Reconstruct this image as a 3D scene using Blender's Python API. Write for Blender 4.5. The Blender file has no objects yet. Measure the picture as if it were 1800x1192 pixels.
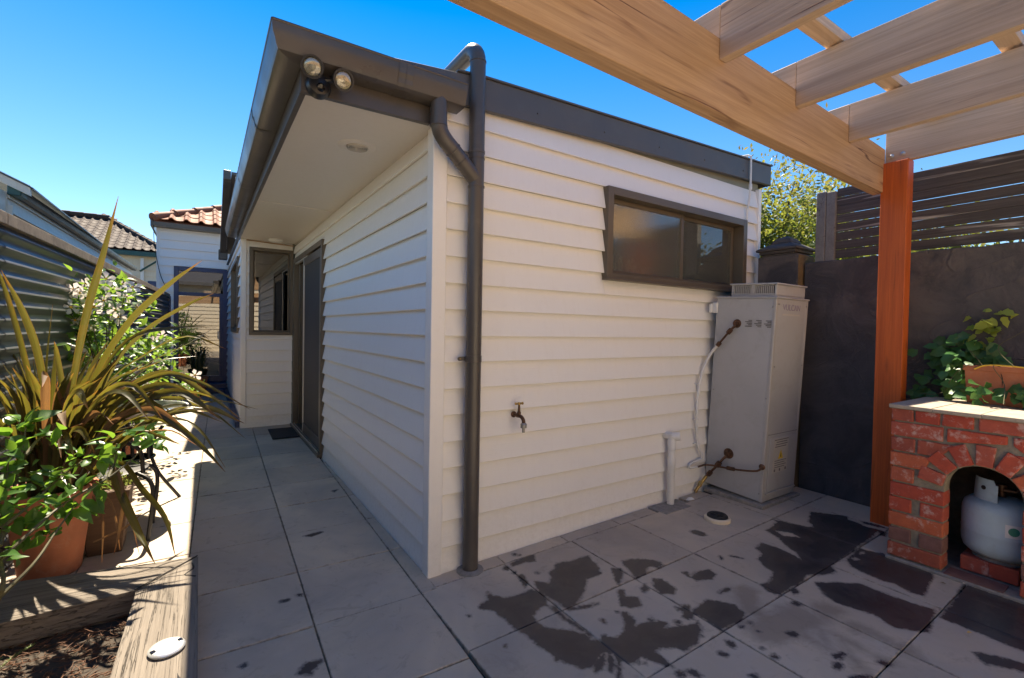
import bpy, bmesh, math, random, json
import numpy as np
from mathutils import Vector, Matrix, noise as mnoise
R = math.radians
random.seed(11)
scene = bpy.context.scene
COL = scene.collection

# ------------------------------------------------------------------ camera
YAW, PITCH, ROLL = R(33.2821), R(-1.1175), R(0.9938)
f0 = Vector((math.sin(YAW), math.cos(YAW), 0)); r0 = Vector((math.cos(YAW), -math.sin(YAW), 0)); u0 = Vector((0, 0, 1))
fw = f0*math.cos(PITCH)+u0*math.sin(PITCH); u1 = u0*math.cos(PITCH)-f0*math.sin(PITCH)
rt = r0*math.cos(ROLL)+u1*math.sin(ROLL); up = u1*math.cos(ROLL)-r0*math.sin(ROLL)
cd = bpy.data.cameras.new('camera'); cam = bpy.data.objects.new('camera', cd); COL.objects.link(cam)
cd.sensor_width = 36; cd.lens = 16.501; cd.clip_start = 0.02; cd.clip_end = 1000
mw = Matrix.Identity(4)
for i in range(3):
    mw[i][0] = rt[i]; mw[i][1] = up[i]; mw[i][2] = -fw[i]
mw.translation = Vector((-0.9931, -2.2613, 1.3))
cam.matrix_world = mw
scene.camera = cam

# ------------------------------------------------------------------ sky, sun, exposure
SUN = Vector((0.115, 0.70, 1.0)).normalized()
SUN_EL = math.asin(SUN.z); SUN_AZ = math.atan2(SUN.x, SUN.y)
w = bpy.data.worlds.new('World'); scene.world = w; w.use_nodes = True
wn = w.node_tree; wn.nodes.clear()
sky = wn.nodes.new('ShaderNodeTexSky'); sky.sky_type = 'NISHITA'; sky.sun_disc = False
sky.sun_elevation = SUN_EL; sky.sun_rotation = SUN_AZ
sky.air_density = 1.0; sky.dust_density = 0.0; sky.ozone_density = 3.0; sky.altitude = 50
hs = wn.nodes.new('ShaderNodeHueSaturation'); hs.inputs['Saturation'].default_value = 1.43; hs.inputs['Value'].default_value = 1.0
bg = wn.nodes.new('ShaderNodeBackground'); bg.inputs['Strength'].default_value = 0.058
wo = wn.nodes.new('ShaderNodeOutputWorld')
tcw = wn.nodes.new('ShaderNodeTexCoord'); sxw = wn.nodes.new('ShaderNodeSeparateXYZ'); wn.links.new(tcw.outputs['Generated'], sxw.inputs[0])
mrw = wn.nodes.new('ShaderNodeMapRange'); wn.links.new(sxw.outputs[2], mrw.inputs['Value'])
for k_, v_ in (('From Min', .05), ('From Max', .55), ('To Min', 1.12), ('To Max', 1.43)): mrw.inputs[k_].default_value = v_
wn.links.new(mrw.outputs[0], hs.inputs['Saturation'])
wn.links.new(sky.outputs[0], hs.inputs['Color']); wn.links.new(hs.outputs[0], bg.inputs['Color']); wn.links.new(bg.outputs[0], wo.inputs['Surface'])
sl = bpy.data.lights.new('sun', 'SUN'); sl.energy = 4.2; sl.angle = R(0.53); sl.color = (1.0, 0.87, 0.68)
so = bpy.data.objects.new('sun', sl); COL.objects.link(so)
so.rotation_euler = SUN.to_track_quat('Z', 'Y').to_euler(); so.location = (2, 10, 14)
vs = scene.view_settings
vs.view_transform = 'Standard'; vs.look = 'None'; vs.gamma = 1.0; vs.use_curve_mapping = False
vs.exposure = 1.84
scene.cycles.max_bounces = 10; scene.cycles.diffuse_bounces = 6; scene.cycles.transparent_max_bounces = 24

# ------------------------------------------------------------------ node helpers
class T:
    def __init__(s, nt): s.nt = nt
    def n(s, typ, ins=None, **props):
        nd = s.nt.nodes.new('ShaderNode'+typ)
        for k, v in props.items(): setattr(nd, k, v)
        for k, v in (ins or {}).items():
            if v is None: continue
            if isinstance(v, bpy.types.NodeSocket): s.nt.links.new(v, nd.inputs[k])
            else:
                try: nd.inputs[k].default_value = v
                except Exception: nd.inputs[k].default_value = (*v, 1.0)
        return nd
    def m(s, op, a, b=0.0, c=None, clamp=False):
        nd = s.n('Math', {0: a, 1: b}, operation=op, use_clamp=clamp)
        if c is not None:
            if isinstance(c, bpy.types.NodeSocket): s.nt.links.new(c, nd.inputs[2])
            else: nd.inputs[2].default_value = c
        return nd.outputs[0]
    def noise(s, vec, scale, detail=4, rough=.55, dist=0): return s.n('TexNoise', {'Vector': vec, 'Scale': scale, 'Detail': detail, 'Roughness': rough, 'Distortion': dist}).outputs['Fac']
    def map(s, vec, scale=(1, 1, 1), loc=(0, 0, 0), rot=(0, 0, 0)): return s.n('Mapping', {'Vector': vec, 'Scale': scale, 'Location': loc, 'Rotation': rot}).outputs[0]
    def ramp(s, fac, stops):
        nd = s.n('ValToRGB', {'Fac': fac}); e = nd.color_ramp.elements
        while len(e) < len(stops): e.new(0.5)
        for el, (p, c) in zip(e, stops):
            el.position = p; el.color = (*c, 1) if len(c) == 3 else c
        return nd.outputs['Color']
    def step(s, v, a, b): return s.n('MapRange', {'Value': v, 'From Min': a, 'From Max': b}, clamp=True).outputs[0]
    def mix(s, fac, a, b, blend='MIX'):
        nd = s.n('Mix', data_type='RGBA', blend_type=blend)
        for k, v in ((0, fac), (6, a), (7, b)):
            if isinstance(v, bpy.types.NodeSocket): s.nt.links.new(v, nd.inputs[k])
            elif k == 0: nd.inputs[k].default_value = v
            else: nd.inputs[k].default_value = (*v, 1) if len(v) == 3 else v
        return nd.outputs[2]
    def bump(s, h, strength=.3, dist=.01, normal=None): return s.n('Bump', {'Height': h, 'Strength': strength, 'Distance': dist, 'Normal': normal}).outputs[0]
    def obj(s):
        tc = s.n('TexCoord').outputs['Object']; rnd = s.n('ObjectInfo').outputs['Random']
        off = s.n('CombineXYZ', {0: s.m('MULTIPLY', rnd, 37.0), 1: s.m('MULTIPLY', rnd, 91.0), 2: s.m('MULTIPLY', rnd, 53.0)}).outputs[0]
        return s.n('VectorMath', {0: tc, 1: off}, operation='ADD').outputs[0]
    def pos(s): return s.n('NewGeometry').outputs['Position']
    def rnd(s): return s.n('ObjectInfo').outputs['Random']
    def attr(s, name): return s.n('Attribute', attribute_name=name).outputs['Fac']

def newmat(name):
    m = bpy.data.materials.new(name); m.use_nodes = True
    t = T(m.node_tree); b = m.node_tree.nodes['Principled BSDF']
    def setp(**kw):
        for k, v in kw.items():
            k = {'base': 'Base Color', 'rough': 'Roughness', 'metal': 'Metallic', 'nrm': 'Normal', 'ior': 'IOR', 'spec': 'Specular IOR Level', 'coat': 'Coat Weight', 'alpha': 'Alpha', 'trans': 'Transmission Weight'}.get(k, k)
            if isinstance(v, bpy.types.NodeSocket): m.node_tree.links.new(v, b.inputs[k])
            elif k == 'Base Color': b.inputs[k].default_value = (*v, 1)
            else: b.inputs[k].default_value = v
    return m, t, setp

MATS = {}
def simple(name, col, rough=.5, metal=0., var=.12, scale=6., bump=.0, bscale=120., dirt=None, dirtamt=.4, world=False):
    m, t, s = newmat(name)
    v = t.pos() if world else t.obj()
    n1 = t.noise(v, scale, 5, .6)
    c = t.mix(t.step(n1, .3, .7), tuple(x*(1-var) for x in col), tuple(min(1, x*(1+var)) for x in col))
    if dirt:
        n2 = t.noise(v, scale*2.3, 8, .7, .4)
        c = t.mix(t.m('MULTIPLY', t.step(n2, .52, .75), dirtamt), c, dirt)
    s(base=c, rough=t.n('MapRange', {'Value': n1, 'From Min': .3, 'From Max': .7, 'To Min': max(.02, rough-.07), 'To Max': min(1, rough+.08)}).outputs[0], metal=metal)
    if bump: s(nrm=t.bump(t.noise(v, bscale, 4, .6), bump, .004))
    MATS[name] = m
    return m

# painted timber boards: faint vertical run-off streaks, brush texture, grime
def paint_mat(name, col, streak=.05):
    m, t, s = newmat(name)
    p = t.pos()
    g = t.n('NewGeometry').outputs['Normal']
    st = t.noise(t.map(p, (7, 7, .55)), 4, 6, .65)
    bl = t.noise(p, 1.7, 5, .6)
    fine = t.noise(p, 35, 5, .7)
    c = t.mix(t.m('MULTIPLY', t.step(st, .5, .8), streak*2.2), col, (col[0]*.72, col[1]*.66, col[2]*.56))
    c = t.mix(t.m('MULTIPLY', t.step(bl, .55, .8), .13), c, (col[0]*.80, col[1]*.76, col[2]*.68))
    z = t.n('SeparateXYZ', {0: p}).outputs[2]
    spl = t.m('MULTIPLY', t.m('SUBTRACT', 1.0, t.step(z, .03, .4)), t.step(fine, .42, .7))
    c = t.mix(t.m('MULTIPLY', spl, .13), c, (.36, .31, .25))
    c = t.mix(t.m('MULTIPLY', t.step(fine, .6, .82), .2), c, (col[0]*.7, col[1]*.66, col[2]*.6))
    s(base=c, rough=t.n('MapRange', {'Value': fine, 'From Min': .3, 'From Max': .7, 'To Min': .38, 'To Max': .55}).outputs[0])
    br = t.noise(t.map(t.n('TexCoord').outputs['Object'], (3, 60, 60)), 3, 4, .6)
    s(nrm=t.bump(t.m('ADD', br, t.m('MULTIPLY', t.noise(p, 4, 2), .8)), .18, .003))
    MATS[name] = m; return m
paint_mat('white_paint', (.86, .84, .805))
paint_mat('cream_paint', (.72, .62, .46), .2)
paint_mat('old_white_paint', (.62, .58, .50), .35)
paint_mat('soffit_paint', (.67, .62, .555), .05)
simple('trim', (.084, .074, .066), .34, var=.10, scale=3, bump=.04, bscale=300, dirt=(.17, .15, .13), dirtamt=.25)
simple('trim_window', (.115, .092, .066), .38, var=.08, scale=4, dirt=(.16, .14, .12), dirtamt=.2)
simple('flashing', (.10, .095, .095), .5, var=.10, scale=2.5, dirt=(.16, .16, .16), dirtamt=.25, bump=.03, bscale=200)
simple('navy_trim', (.014, .036, .11), .35, var=.15, scale=4)
simple('black_plastic', (.018, .018, .02), .35, var=.2)
simple('alu', (.62, .60, .56), .35, .6, var=.1)
simple('screen_mesh', (.045, .042, .042), .75, var=.35, scale=2.2)
simple('rubber', (.02, .02, .021), .8, var=.3, scale=30, bump=.4, bscale=90)
simple('white_pvc', (.74, .73, .70), .35, var=.06, dirt=(.4, .36, .3), dirtamt=.3)
simple('heater_paint', (.445, .44, .435), .42, var=.05, scale=3, dirt=(.30, .26, .21), dirtamt=.35, bump=.03, bscale=150)
simple('heater_edge', (.43, .41, .385), .45, var=.06)
simple('copper_old', (.14, .075, .045), .45, .7, var=.5, scale=25)
simple('brass', (.45, .30, .10), .35, .9, var=.3, scale=40)
simple('grey_metal', (.32, .32, .31), .4, .8, var=.2, scale=30)
simple('concrete', (.27, .25, .225), .9, var=.25, scale=25, bump=.5, bscale=160, dirt=(.12, .10, .08), dirtamt=.6)
simple('mortar', (.25, .22, .165), .95, var=.3, scale=18, bump=.8, bscale=90, dirt=(.13, .12, .10), dirtamt=.5)
simple('terracotta', (.44, .15, .07), .75, var=.16, scale=7, bump=.2, bscale=70, dirt=(.50, .30, .20), dirtamt=.45)
simple('slab_tile', (.40, .34, .27), .8, var=.16, scale=14, bump=.2, bscale=110, dirt=(.18, .15, .12), dirtamt=.5)
simple('earth', (.06, .045, .032), .95, var=.4, scale=30, bump=.8, bscale=60)
simple('underlay', (.035, .032, .03), .95, var=.4, scale=40, bump=.5, bscale=80)
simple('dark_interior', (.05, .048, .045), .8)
simple('interior_wall', (.24, .25, .21), .8)
simple('white_plastic', (.78, .77, .74), .3, var=.03)
simple('blue_plastic', (.05, .16, .30), .35)
simple('green_plastic', (.06, .30, .20), .4)
simple('chrome', (.82, .82, .80), .28, .55, var=.04)
simple('sensor_dark', (.01, .01, .012), .1)
simple('warn_yellow', (.75, .52, .03), .5)
simple('print_grey', (.16, .15, .15), .6)
simple('print_purple', (.29, .25, .33), .6)
simple('sticker', (.52, .49, .44), .5)
simple('bottle_paint', (.48, .60, .65), .38, var=.10, scale=5, bump=.12, bscale=30, dirt=(.22, .22, .20), dirtamt=.4)
simple('table_iron', (.03, .03, .032), .45, .4, var=.3, scale=20)
simple('brown_tile', (.05, .03, .022), .8, var=.35, scale=7, bump=.3, dirt=(.085, .06, .045), dirtamt=.5)
simple('red_tile', (.26, .09, .04), .75, var=.3, scale=6, bump=.3, dirt=(.18, .08, .05), dirtamt=.6)
simple('green_gutter', (.02, .075, .065), .4, var=.3)
simple('grey_gutter', (.045, .05, .055), .45, var=.3, scale=5, dirt=(.15, .13, .11), dirtamt=.5)
simple('galv', (.55, .55, .54), .35, .7, var=.15, scale=8)
simple('lawn_ground', (.10, .09, .065), .95, var=.3, scale=1.5)
simple('bounce_gravel', (.42, .37, .30), .95, var=.2, scale=30, bump=.5, bscale=90)  # warm tone for the unseen ground that bounces sunlight
simple('bark', (.12, .085, .055), .9, var=.4, scale=14, bump=.6)
simple('stem_green', (.10, .09, .04), .7, var=.3, scale=20)
simple('mulch', (.15, .075, .042), .9, var=.5, scale=30)
simple('flower_yellow', (.80, .48, .04), .6)
simple('render_cap', (.085, .075, .07), .85, var=.15, scale=20, bump=.4)
simple('iron_fence_cap', (.28, .22, .16), .8, var=.3, scale=12, bump=.3, dirt=(.1, .08, .07), dirtamt=.5)

# corrugated steel
m, t, s = newmat('corrugated'); p = t.pos()
n1 = t.noise(t.map(p, (1, .4, 6)), 3, 5, .6)
s(base=t.mix(t.step(n1, .3, .75), (.085, .09, .10), (.15, .155, .165)), rough=.40, metal=.3); MATS['corrugated'] = m

# timber: grain along local X with dark gum veins
def wood(name, c1, c2, vein, rough=.6, veinw=.010, bumps=.25, veins=1.0, long=.28, cracks=.0):
    m, t, s = newmat(name); v = t.obj()
    a = t.noise(t.map(v, (1.3, 60, 60)), 1.6, 7, .7, .25)
    a2 = t.noise(t.map(v, (.5, 16, 16)), 1.5, 4, .6, .5)
    b = t.noise(t.map(v, (.5, 4, 4)), 1.8, 4, .6, .6)
    c = t.mix(t.step(a, .30, .72), c1, c2)
    c = t.mix(t.m('MULTIPLY', t.step(a2, .45, .7), .45), c, tuple(x*.70 for x in c1))
    c = t.mix(t.m('MULTIPLY', t.step(b, .4, .7), .30), c, tuple(x*.78 for x in c1))
    lines = t.m('ABSOLUTE', t.m('SUBTRACT', t.noise(t.map(v, (long, 5.5, 5.5)), 1.3, 3.5, .55, .2), .5))
    ln = t.m('SUBTRACT', 1.0, t.step(lines, veinw*.15, veinw))
    patch = t.step(t.noise(t.map(v, (.9, 3, 3)), 1.7, 3), .48, .62)
    vf = t.m('MULTIPLY', t.m('MULTIPLY', ln, patch), veins)
    c = t.mix(vf, c, vein)
    kv = t.n('TexVoronoi', {'Vector': t.map(v, (1.1, 6, 6)), 'Scale': 1.0}).outputs['Distance']
    kn = t.m('ADD', kv, t.m('MULTIPLY', t.m('SUBTRACT', a2, .5), .12))
    knf = t.m('MULTIPLY', t.m('SUBTRACT', 1., t.step(kn, .02, .09)), .8*veins)
    c = t.mix(knf, c, vein)
    h = t.m('SUBTRACT', a, t.m('MULTIPLY', vf, .7))
    if cracks:
        ck = t.m('SUBTRACT', 1., t.step(t.m('ABSOLUTE', t.m('SUBTRACT', t.noise(t.map(v, (.8, 34, 34)), 1.4, 5, .6, .3), .5)), .002, .014))
        ck = t.m('MULTIPLY', ck, t.step(b, .38, .6))
        c = t.mix(t.m('MULTIPLY', ck, cracks), c, vein); h = t.m('SUBTRACT', h, t.m('MULTIPLY', ck, 1.5))
    s(base=c, rough=rough, nrm=t.bump(h, bumps, .003))
    MATS[name] = m
wood('timber_raw', (.43, .25, .12), (.64, .42, .24), (.13, .045, .018), .6, .016, .35, .95)
wood('timber_pale', (.47, .335, .225), (.68, .525, .385), (.13, .065, .035), .65, .013, .35, .95)
wood('timber_stained', (.42, .070, .009), (.70, .155, .022), (.15, .03, .006), .5, .012, .4, .8)
wood('timber_sleeper', (.15, .125, .10), (.285, .245, .20), (.035, .027, .02), .92, .012, 1.0, .6, .5, .7)
wood('timber_sleeper_end', (.10, .055, .025), (.20, .12, .05), (.02, .014, .008), .9, .02, .8)
wood('timber_fence', (.050, .042, .040), (.135, .118, .112), (.40, .37, .34), .8, .02, .6)
wood('timber_post_grey', (.17, .165, .16), (.23, .225, .215), (.08, .07, .06), .75, .01, .5)
wood('timber_planter', (.10, .055, .03), (.16, .09, .05), (.03, .02, .015), .7)

# dark cement render with trowel marks
m, t, s = newmat('dark_render'); p = t.pos()
a = t.noise(p, 3.2, 8, .65, .8); b = t.noise(p, 26, 6, .7); c0 = t.noise(t.map(p, (1, 1, 1.5), rot=(.5, .2, .3)), 1.1, 2, .4, .5)
col = t.mix(t.step(a, .35, .7), (.058, .054, .058), (.105, .097, .097))
z = t.n('SeparateXYZ', {0: p}).outputs[2]
rid = t.m('ABSOLUTE', t.m('SUBTRACT', c0, .5))
rg = t.m('MULTIPLY', t.m('SUBTRACT', 1., t.step(rid, .001, .007)), t.step(a, .45, .6))
pale_top = t.m('MULTIPLY', t.step(z, 1.35, 1.95), t.step(a, .42, .62))  # paler patches towards the top of the wall
col = t.mix(t.m('MULTIPLY', pale_top, .6), col, (.19, .15, .125))
col = t.mix(t.m('MULTIPLY', t.m('MULTIPLY', rg, t.step(b, .45, .65)), .35), col, (.12, .11, .105))
s(base=col, rough=.82, nrm=t.bump(t.m('ADD', t.m('MULTIPLY', b, .35), t.m('ADD', t.m('MULTIPLY', a, 1.4), t.m('MULTIPLY', rg, .25))), .9, .025)); MATS['dark_render'] = m
m, t, s = newmat('ochre_render'); p = t.pos(); a = t.noise(p, 9, 6, .65)
s(base=t.mix(t.step(a, .35, .65), (.13, .085, .035), (.20, .135, .06)), rough=.9, nrm=t.bump(t.noise(p, 60, 5, .7), .6, .01)); MATS['ochre_render'] = m

# brick: salvaged reds with old whitewash
m, t, s = newmat('brick_red'); v = t.obj(); rn = t.rnd()
base = t.ramp(rn, [(0, (.40, .062, .036)), (.3, (.50, .085, .042)), (.62, (.44, .115, .075)), (.8, (.56, .14, .055)), (1, (.31, .075, .052))])
a = t.noise(v, 26, 6, .7); b = t.noise(v, 17, 7, .72, .2)
c = t.mix(t.step(a, .3, .75), base, t.mix(.5, base, (.18, .04, .03)))
c = t.mix(t.m('MULTIPLY', t.step(b, .54, .66), .62), c, (.60, .47, .41))
s(base=c, rough=.85, nrm=t.bump(t.m('ADD', a, t.m('MULTIPLY', b, .6)), .6, .006)); MATS['brick_red'] = m
m, t, s = newmat('brick_dull'); v = t.obj(); a = t.noise(v, 26, 6, .7)
s(base=t.mix(t.step(a, .3, .7), (.16, .075, .062), (.24, .12, .10)), rough=.88, nrm=t.bump(a, .6, .006)); MATS['brick_dull'] = m

# concrete pavers: wet patches come from a distance attribute on the tile mesh
def paver(name, wet):
    m, t, s = newmat(name); p = t.pos(); rn = t.rnd()
    a = t.noise(p, 3.1, 7, .62, .4); b = t.noise(p, 60, 4, .6); g = t.noise(p, 420, 2, .5); cl = t.noise(p, 9, 6, .7, .6)
    base = t.mix(rn, (.51, .41, .295), (.655, .54, .395))
    c = t.mix(t.step(a, .33, .72), base, t.mix(.6, base, (.50, .44, .385)))
    c = t.mix(t.m('MULTIPLY', t.step(cl, .52, .75), .5), c, (.54, .49, .43))
    lg = t.noise(p, 1.3, 4, .6, .8); c = t.mix(t.m('MULTIPLY', t.step(lg, .40, .66), .6), c, (.31, .275, .24))
    st_ = t.noise(t.map(p, (1.5, 1.5, 1), rot=(0, 0, .5)), 6, 6, .75, 1.2); c = t.mix(t.m('MULTIPLY', t.step(st_, .55, .70), .45), c, (.27, .215, .165))
    c = t.mix(t.m('MULTIPLY', t.step(g, .60, .75), .25), c, (.60, .57, .54))
    sp = t.step(t.noise(p, 60, 3, .5, .2), .76, .80)
    c = t.mix(t.m('MULTIPLY', sp, .6), c, (.05, .035, .025))
    edge = t.attr('edge')
    ed = t.m('MULTIPLY', t.m('SUBTRACT', 1., t.step(t.m('ADD', edge, t.m('MULTIPLY', t.m('SUBTRACT', t.noise(p, 17, 6, .8), .5), .055)), -.006, .004)), .62)
    c = t.mix(ed, c, (.045, .034, .026))
    rough = t.n('MapRange', {'Value': a, 'To Min': .55, 'To Max': .8}).outputs[0]
    if wet:
        br = t.attr('brown')
        bf = t.m('SUBTRACT', 1., t.step(t.m('ADD', br, t.m('MULTIPLY', t.m('SUBTRACT', t.noise(p, 9, 7, .7, .5), .5), .16)), -.03, .03))
        c = t.mix(t.m('MULTIPLY', bf, .5), c, (.17, .125, .085))
        wd = t.attr('wet')
        jit = t.m('ADD', t.m('MULTIPLY', t.m('SUBTRACT', t.noise(p, 16, 8, .72, .4), .5), .05), t.m('MULTIPLY', t.m('SUBTRACT', t.noise(p, 62, 5, .75), .5), .034))
        wf = t.m('SUBTRACT', 1., t.step(t.m('ADD', wd, jit), -.002, .014))
        core = t.m('SUBTRACT', 1., t.step(t.m('ADD', wd, jit), -.07, .0))
        wc = t.mix(core, (.060, .050, .051), (.036, .031, .034)); wc = t.mix(t.m('MULTIPLY', t.step(t.noise(p, 5, 7, .75, .8), .50, .66), .45), wc, (.10, .085, .078))
        wc = t.mix(t.m('MULTIPLY', t.step(cl, .5, .7), .4), wc, (.075, .062, .052))
        c = t.mix(t.m('MULTIPLY', wf, .97), c, wc)
        rough = t.n('Mix', {0: wf, 2: rough, 3: .22}).outputs[0]
        wfs = wf
    nb = t.bump(t.m('ADD', t.m('MULTIPLY', b, .6), g), .22, .002)
    s(base=c, rough=rough, nrm=nb, spec=.35)
    MATS[name] = m
paver('paver', False); paver('paver_wet', True)

# glass
def glass(name, refl, tint, rough=0.0, haze=0.0, bump=0.0, ior=1.5):
    m = bpy.data.materials.new(name); m.use_nodes = True; nt = m.node_tree; nt.nodes.clear(); t = T(nt)
    nrm = None
    if bump:
        v = t.n('TexCoord').outputs['Object']
        nrm = t.bump(t.noise(t.map(v, (1, 1, .35)), 95, 3, .6), bump, .01)
    gl = t.n('BsdfGlossy', {'Color': (1, 1, 1, 1), 'Roughness': rough, 'Normal': nrm}).outputs[0]
    tr = t.n('BsdfTransparent', {'Color': (*tint, 1)}).outputs[0]
    if haze:
        tl = t.n('BsdfDiffuse', {'Color': (.36, .37, .31, 1)}).outputs[0]
        tr = t.n('MixShader', {0: haze, 1: tr, 2: tl}).outputs[0]
    fr = t.n('Fresnel', {'IOR': ior}).outputs[0]
    fac = t.m('ADD', fr, refl, clamp=True)
    mx = t.n('MixShader', {0: fac, 1: tr, 2: gl}).outputs[0]
    t.n('OutputMaterial', {'Surface': mx}); MATS[name] = m
glass('glass_dark', .13, (.30, .31, .31))
glass('glass_clear', .05, (.60, .62, .57), .02, .20)
glass('glass_obscure', .07, (.80, .82, .78), .05, .22, .10)
glass('glass_table', .12, (.75, .85, .82), .05, .45)
glass('lamp_lens', .12, (.95, .9, .7), .05, .35)

# foliage: reflective + translucent leaf
def leafmat(name, c1, c2, trc, trans=.45, rough=.4, edge=None, spots=None):
    m = bpy.data.materials.new(name); m.use_nodes = True; nt = m.node_tree; t = T(nt)
    b = nt.nodes['Principled BSDF']; out = nt.nodes['Material Output']
    v = t.obj(); rn = t.rnd(); n1 = t.noise(v, 22, 4, .6)
    k = t.m('ADD', t.m('MULTIPLY', rn, .7), t.m('MULTIPLY', n1, .3))
    c = t.mix(k, c1, c2); tc = t.mix(k, tuple(x*.8 for x in trc), trc)
    if edge:
        e = t.attr('edge'); ef = t.m('MULTIPLY', t.step(e, .86, 1.0), .6)
        al = t.attr('along'); tipf = t.step(t.m('ADD', al, t.m('MULTIPLY', t.m('SUBTRACT', n1, .5), .3)), .86, 1.0)
        ef = t.m('MAXIMUM', t.m('MULTIPLY', ef, .9), t.m('MULTIPLY', tipf, .7))
        sv = t.n('CombineXYZ', {0: t.m('MULTIPLY', t.attr('side'), 5.0), 1: t.m('MULTIPLY', al, 1.2), 2: t.m('MULTIPLY', rn, 40.0)}).outputs[0]
        stn = t.noise(sv, 2.2, 5, .7); dk = t.m('MULTIPLY', t.step(stn, .42, .62), .55)
        c = t.mix(dk, c, tuple(x*.42 for x in c2)); tc = t.mix(dk, tc, tuple(x*.45 for x in trc))
        st = t.m('MULTIPLY', t.step(t.noise(v, 5, 5, .75), .56, .72), .55)
        c = t.mix(st, c, edge); c = t.mix(ef, c, edge); tc = t.mix(ef, tc, (.6, .22, .04)); tc = t.mix(t.m('MULTIPLY', st, .7), tc, (.5, .25, .04))
    if spots:
        g = t.attr('clump'); c = t.mix(g, c, spots); tc = t.mix(g, tc, tuple(min(1, x*1.6) for x in spots))
    nt.links.new(c, b.inputs['Base Color']); b.inputs['Roughness'].default_value = rough; b.inputs['Specular IOR Level'].default_value = .4
    tl = t.n('BsdfTranslucent', {'Color': tc}).outputs[0]
    mx = t.n('MixShader', {0: trans, 1: b.outputs[0], 2: tl}).outputs[0]
    nt.links.new(mx, out.inputs['Surface']); MATS[name] = m
leafmat('flax_leaf', (.034, .040, .018), (.105, .098, .032), (.30, .26, .035), .30, .28, edge=(.13, .05, .02))
leafmat('dead_flax', (.14, .085, .045), (.22, .15, .085), (.40, .20, .07), .3, .75, edge=(.3, .13, .06))
leafmat('bright_leaf', (.045, .13, .03), (.10, .21, .035), (.26, .46, .04), .45, .33)
leafmat('shrub_leaf', (.055, .14, .03), (.11, .22, .04), (.30, .48, .05), .45, .38)
leafmat('ivy_leaf', (.035, .12, .035), (.09, .21, .06), (.15, .30, .05), .3, .38)
leafmat('ivy_yellow_leaf', (.24, .36, .05), (.42, .46, .09), (.45, .5, .06), .4, .4)
leafmat('tree_leaf', (.05, .10, .022), (.11, .15, .03), (.34, .42, .05), .45, .45, spots=(.17, .13, .035))
leafmat('far_leaf', (.03, .045, .015), (.07, .08, .025), (.2, .2, .04), .35, .45)
leafmat('sedum_leaf', (.14, .20, .06), (.24, .28, .09), (.4, .45, .1), .35, .45)
leafmat('petal', (.86, .80, .78), (.90, .86, .84), (.85, .75, .72), .45, .5)

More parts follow.
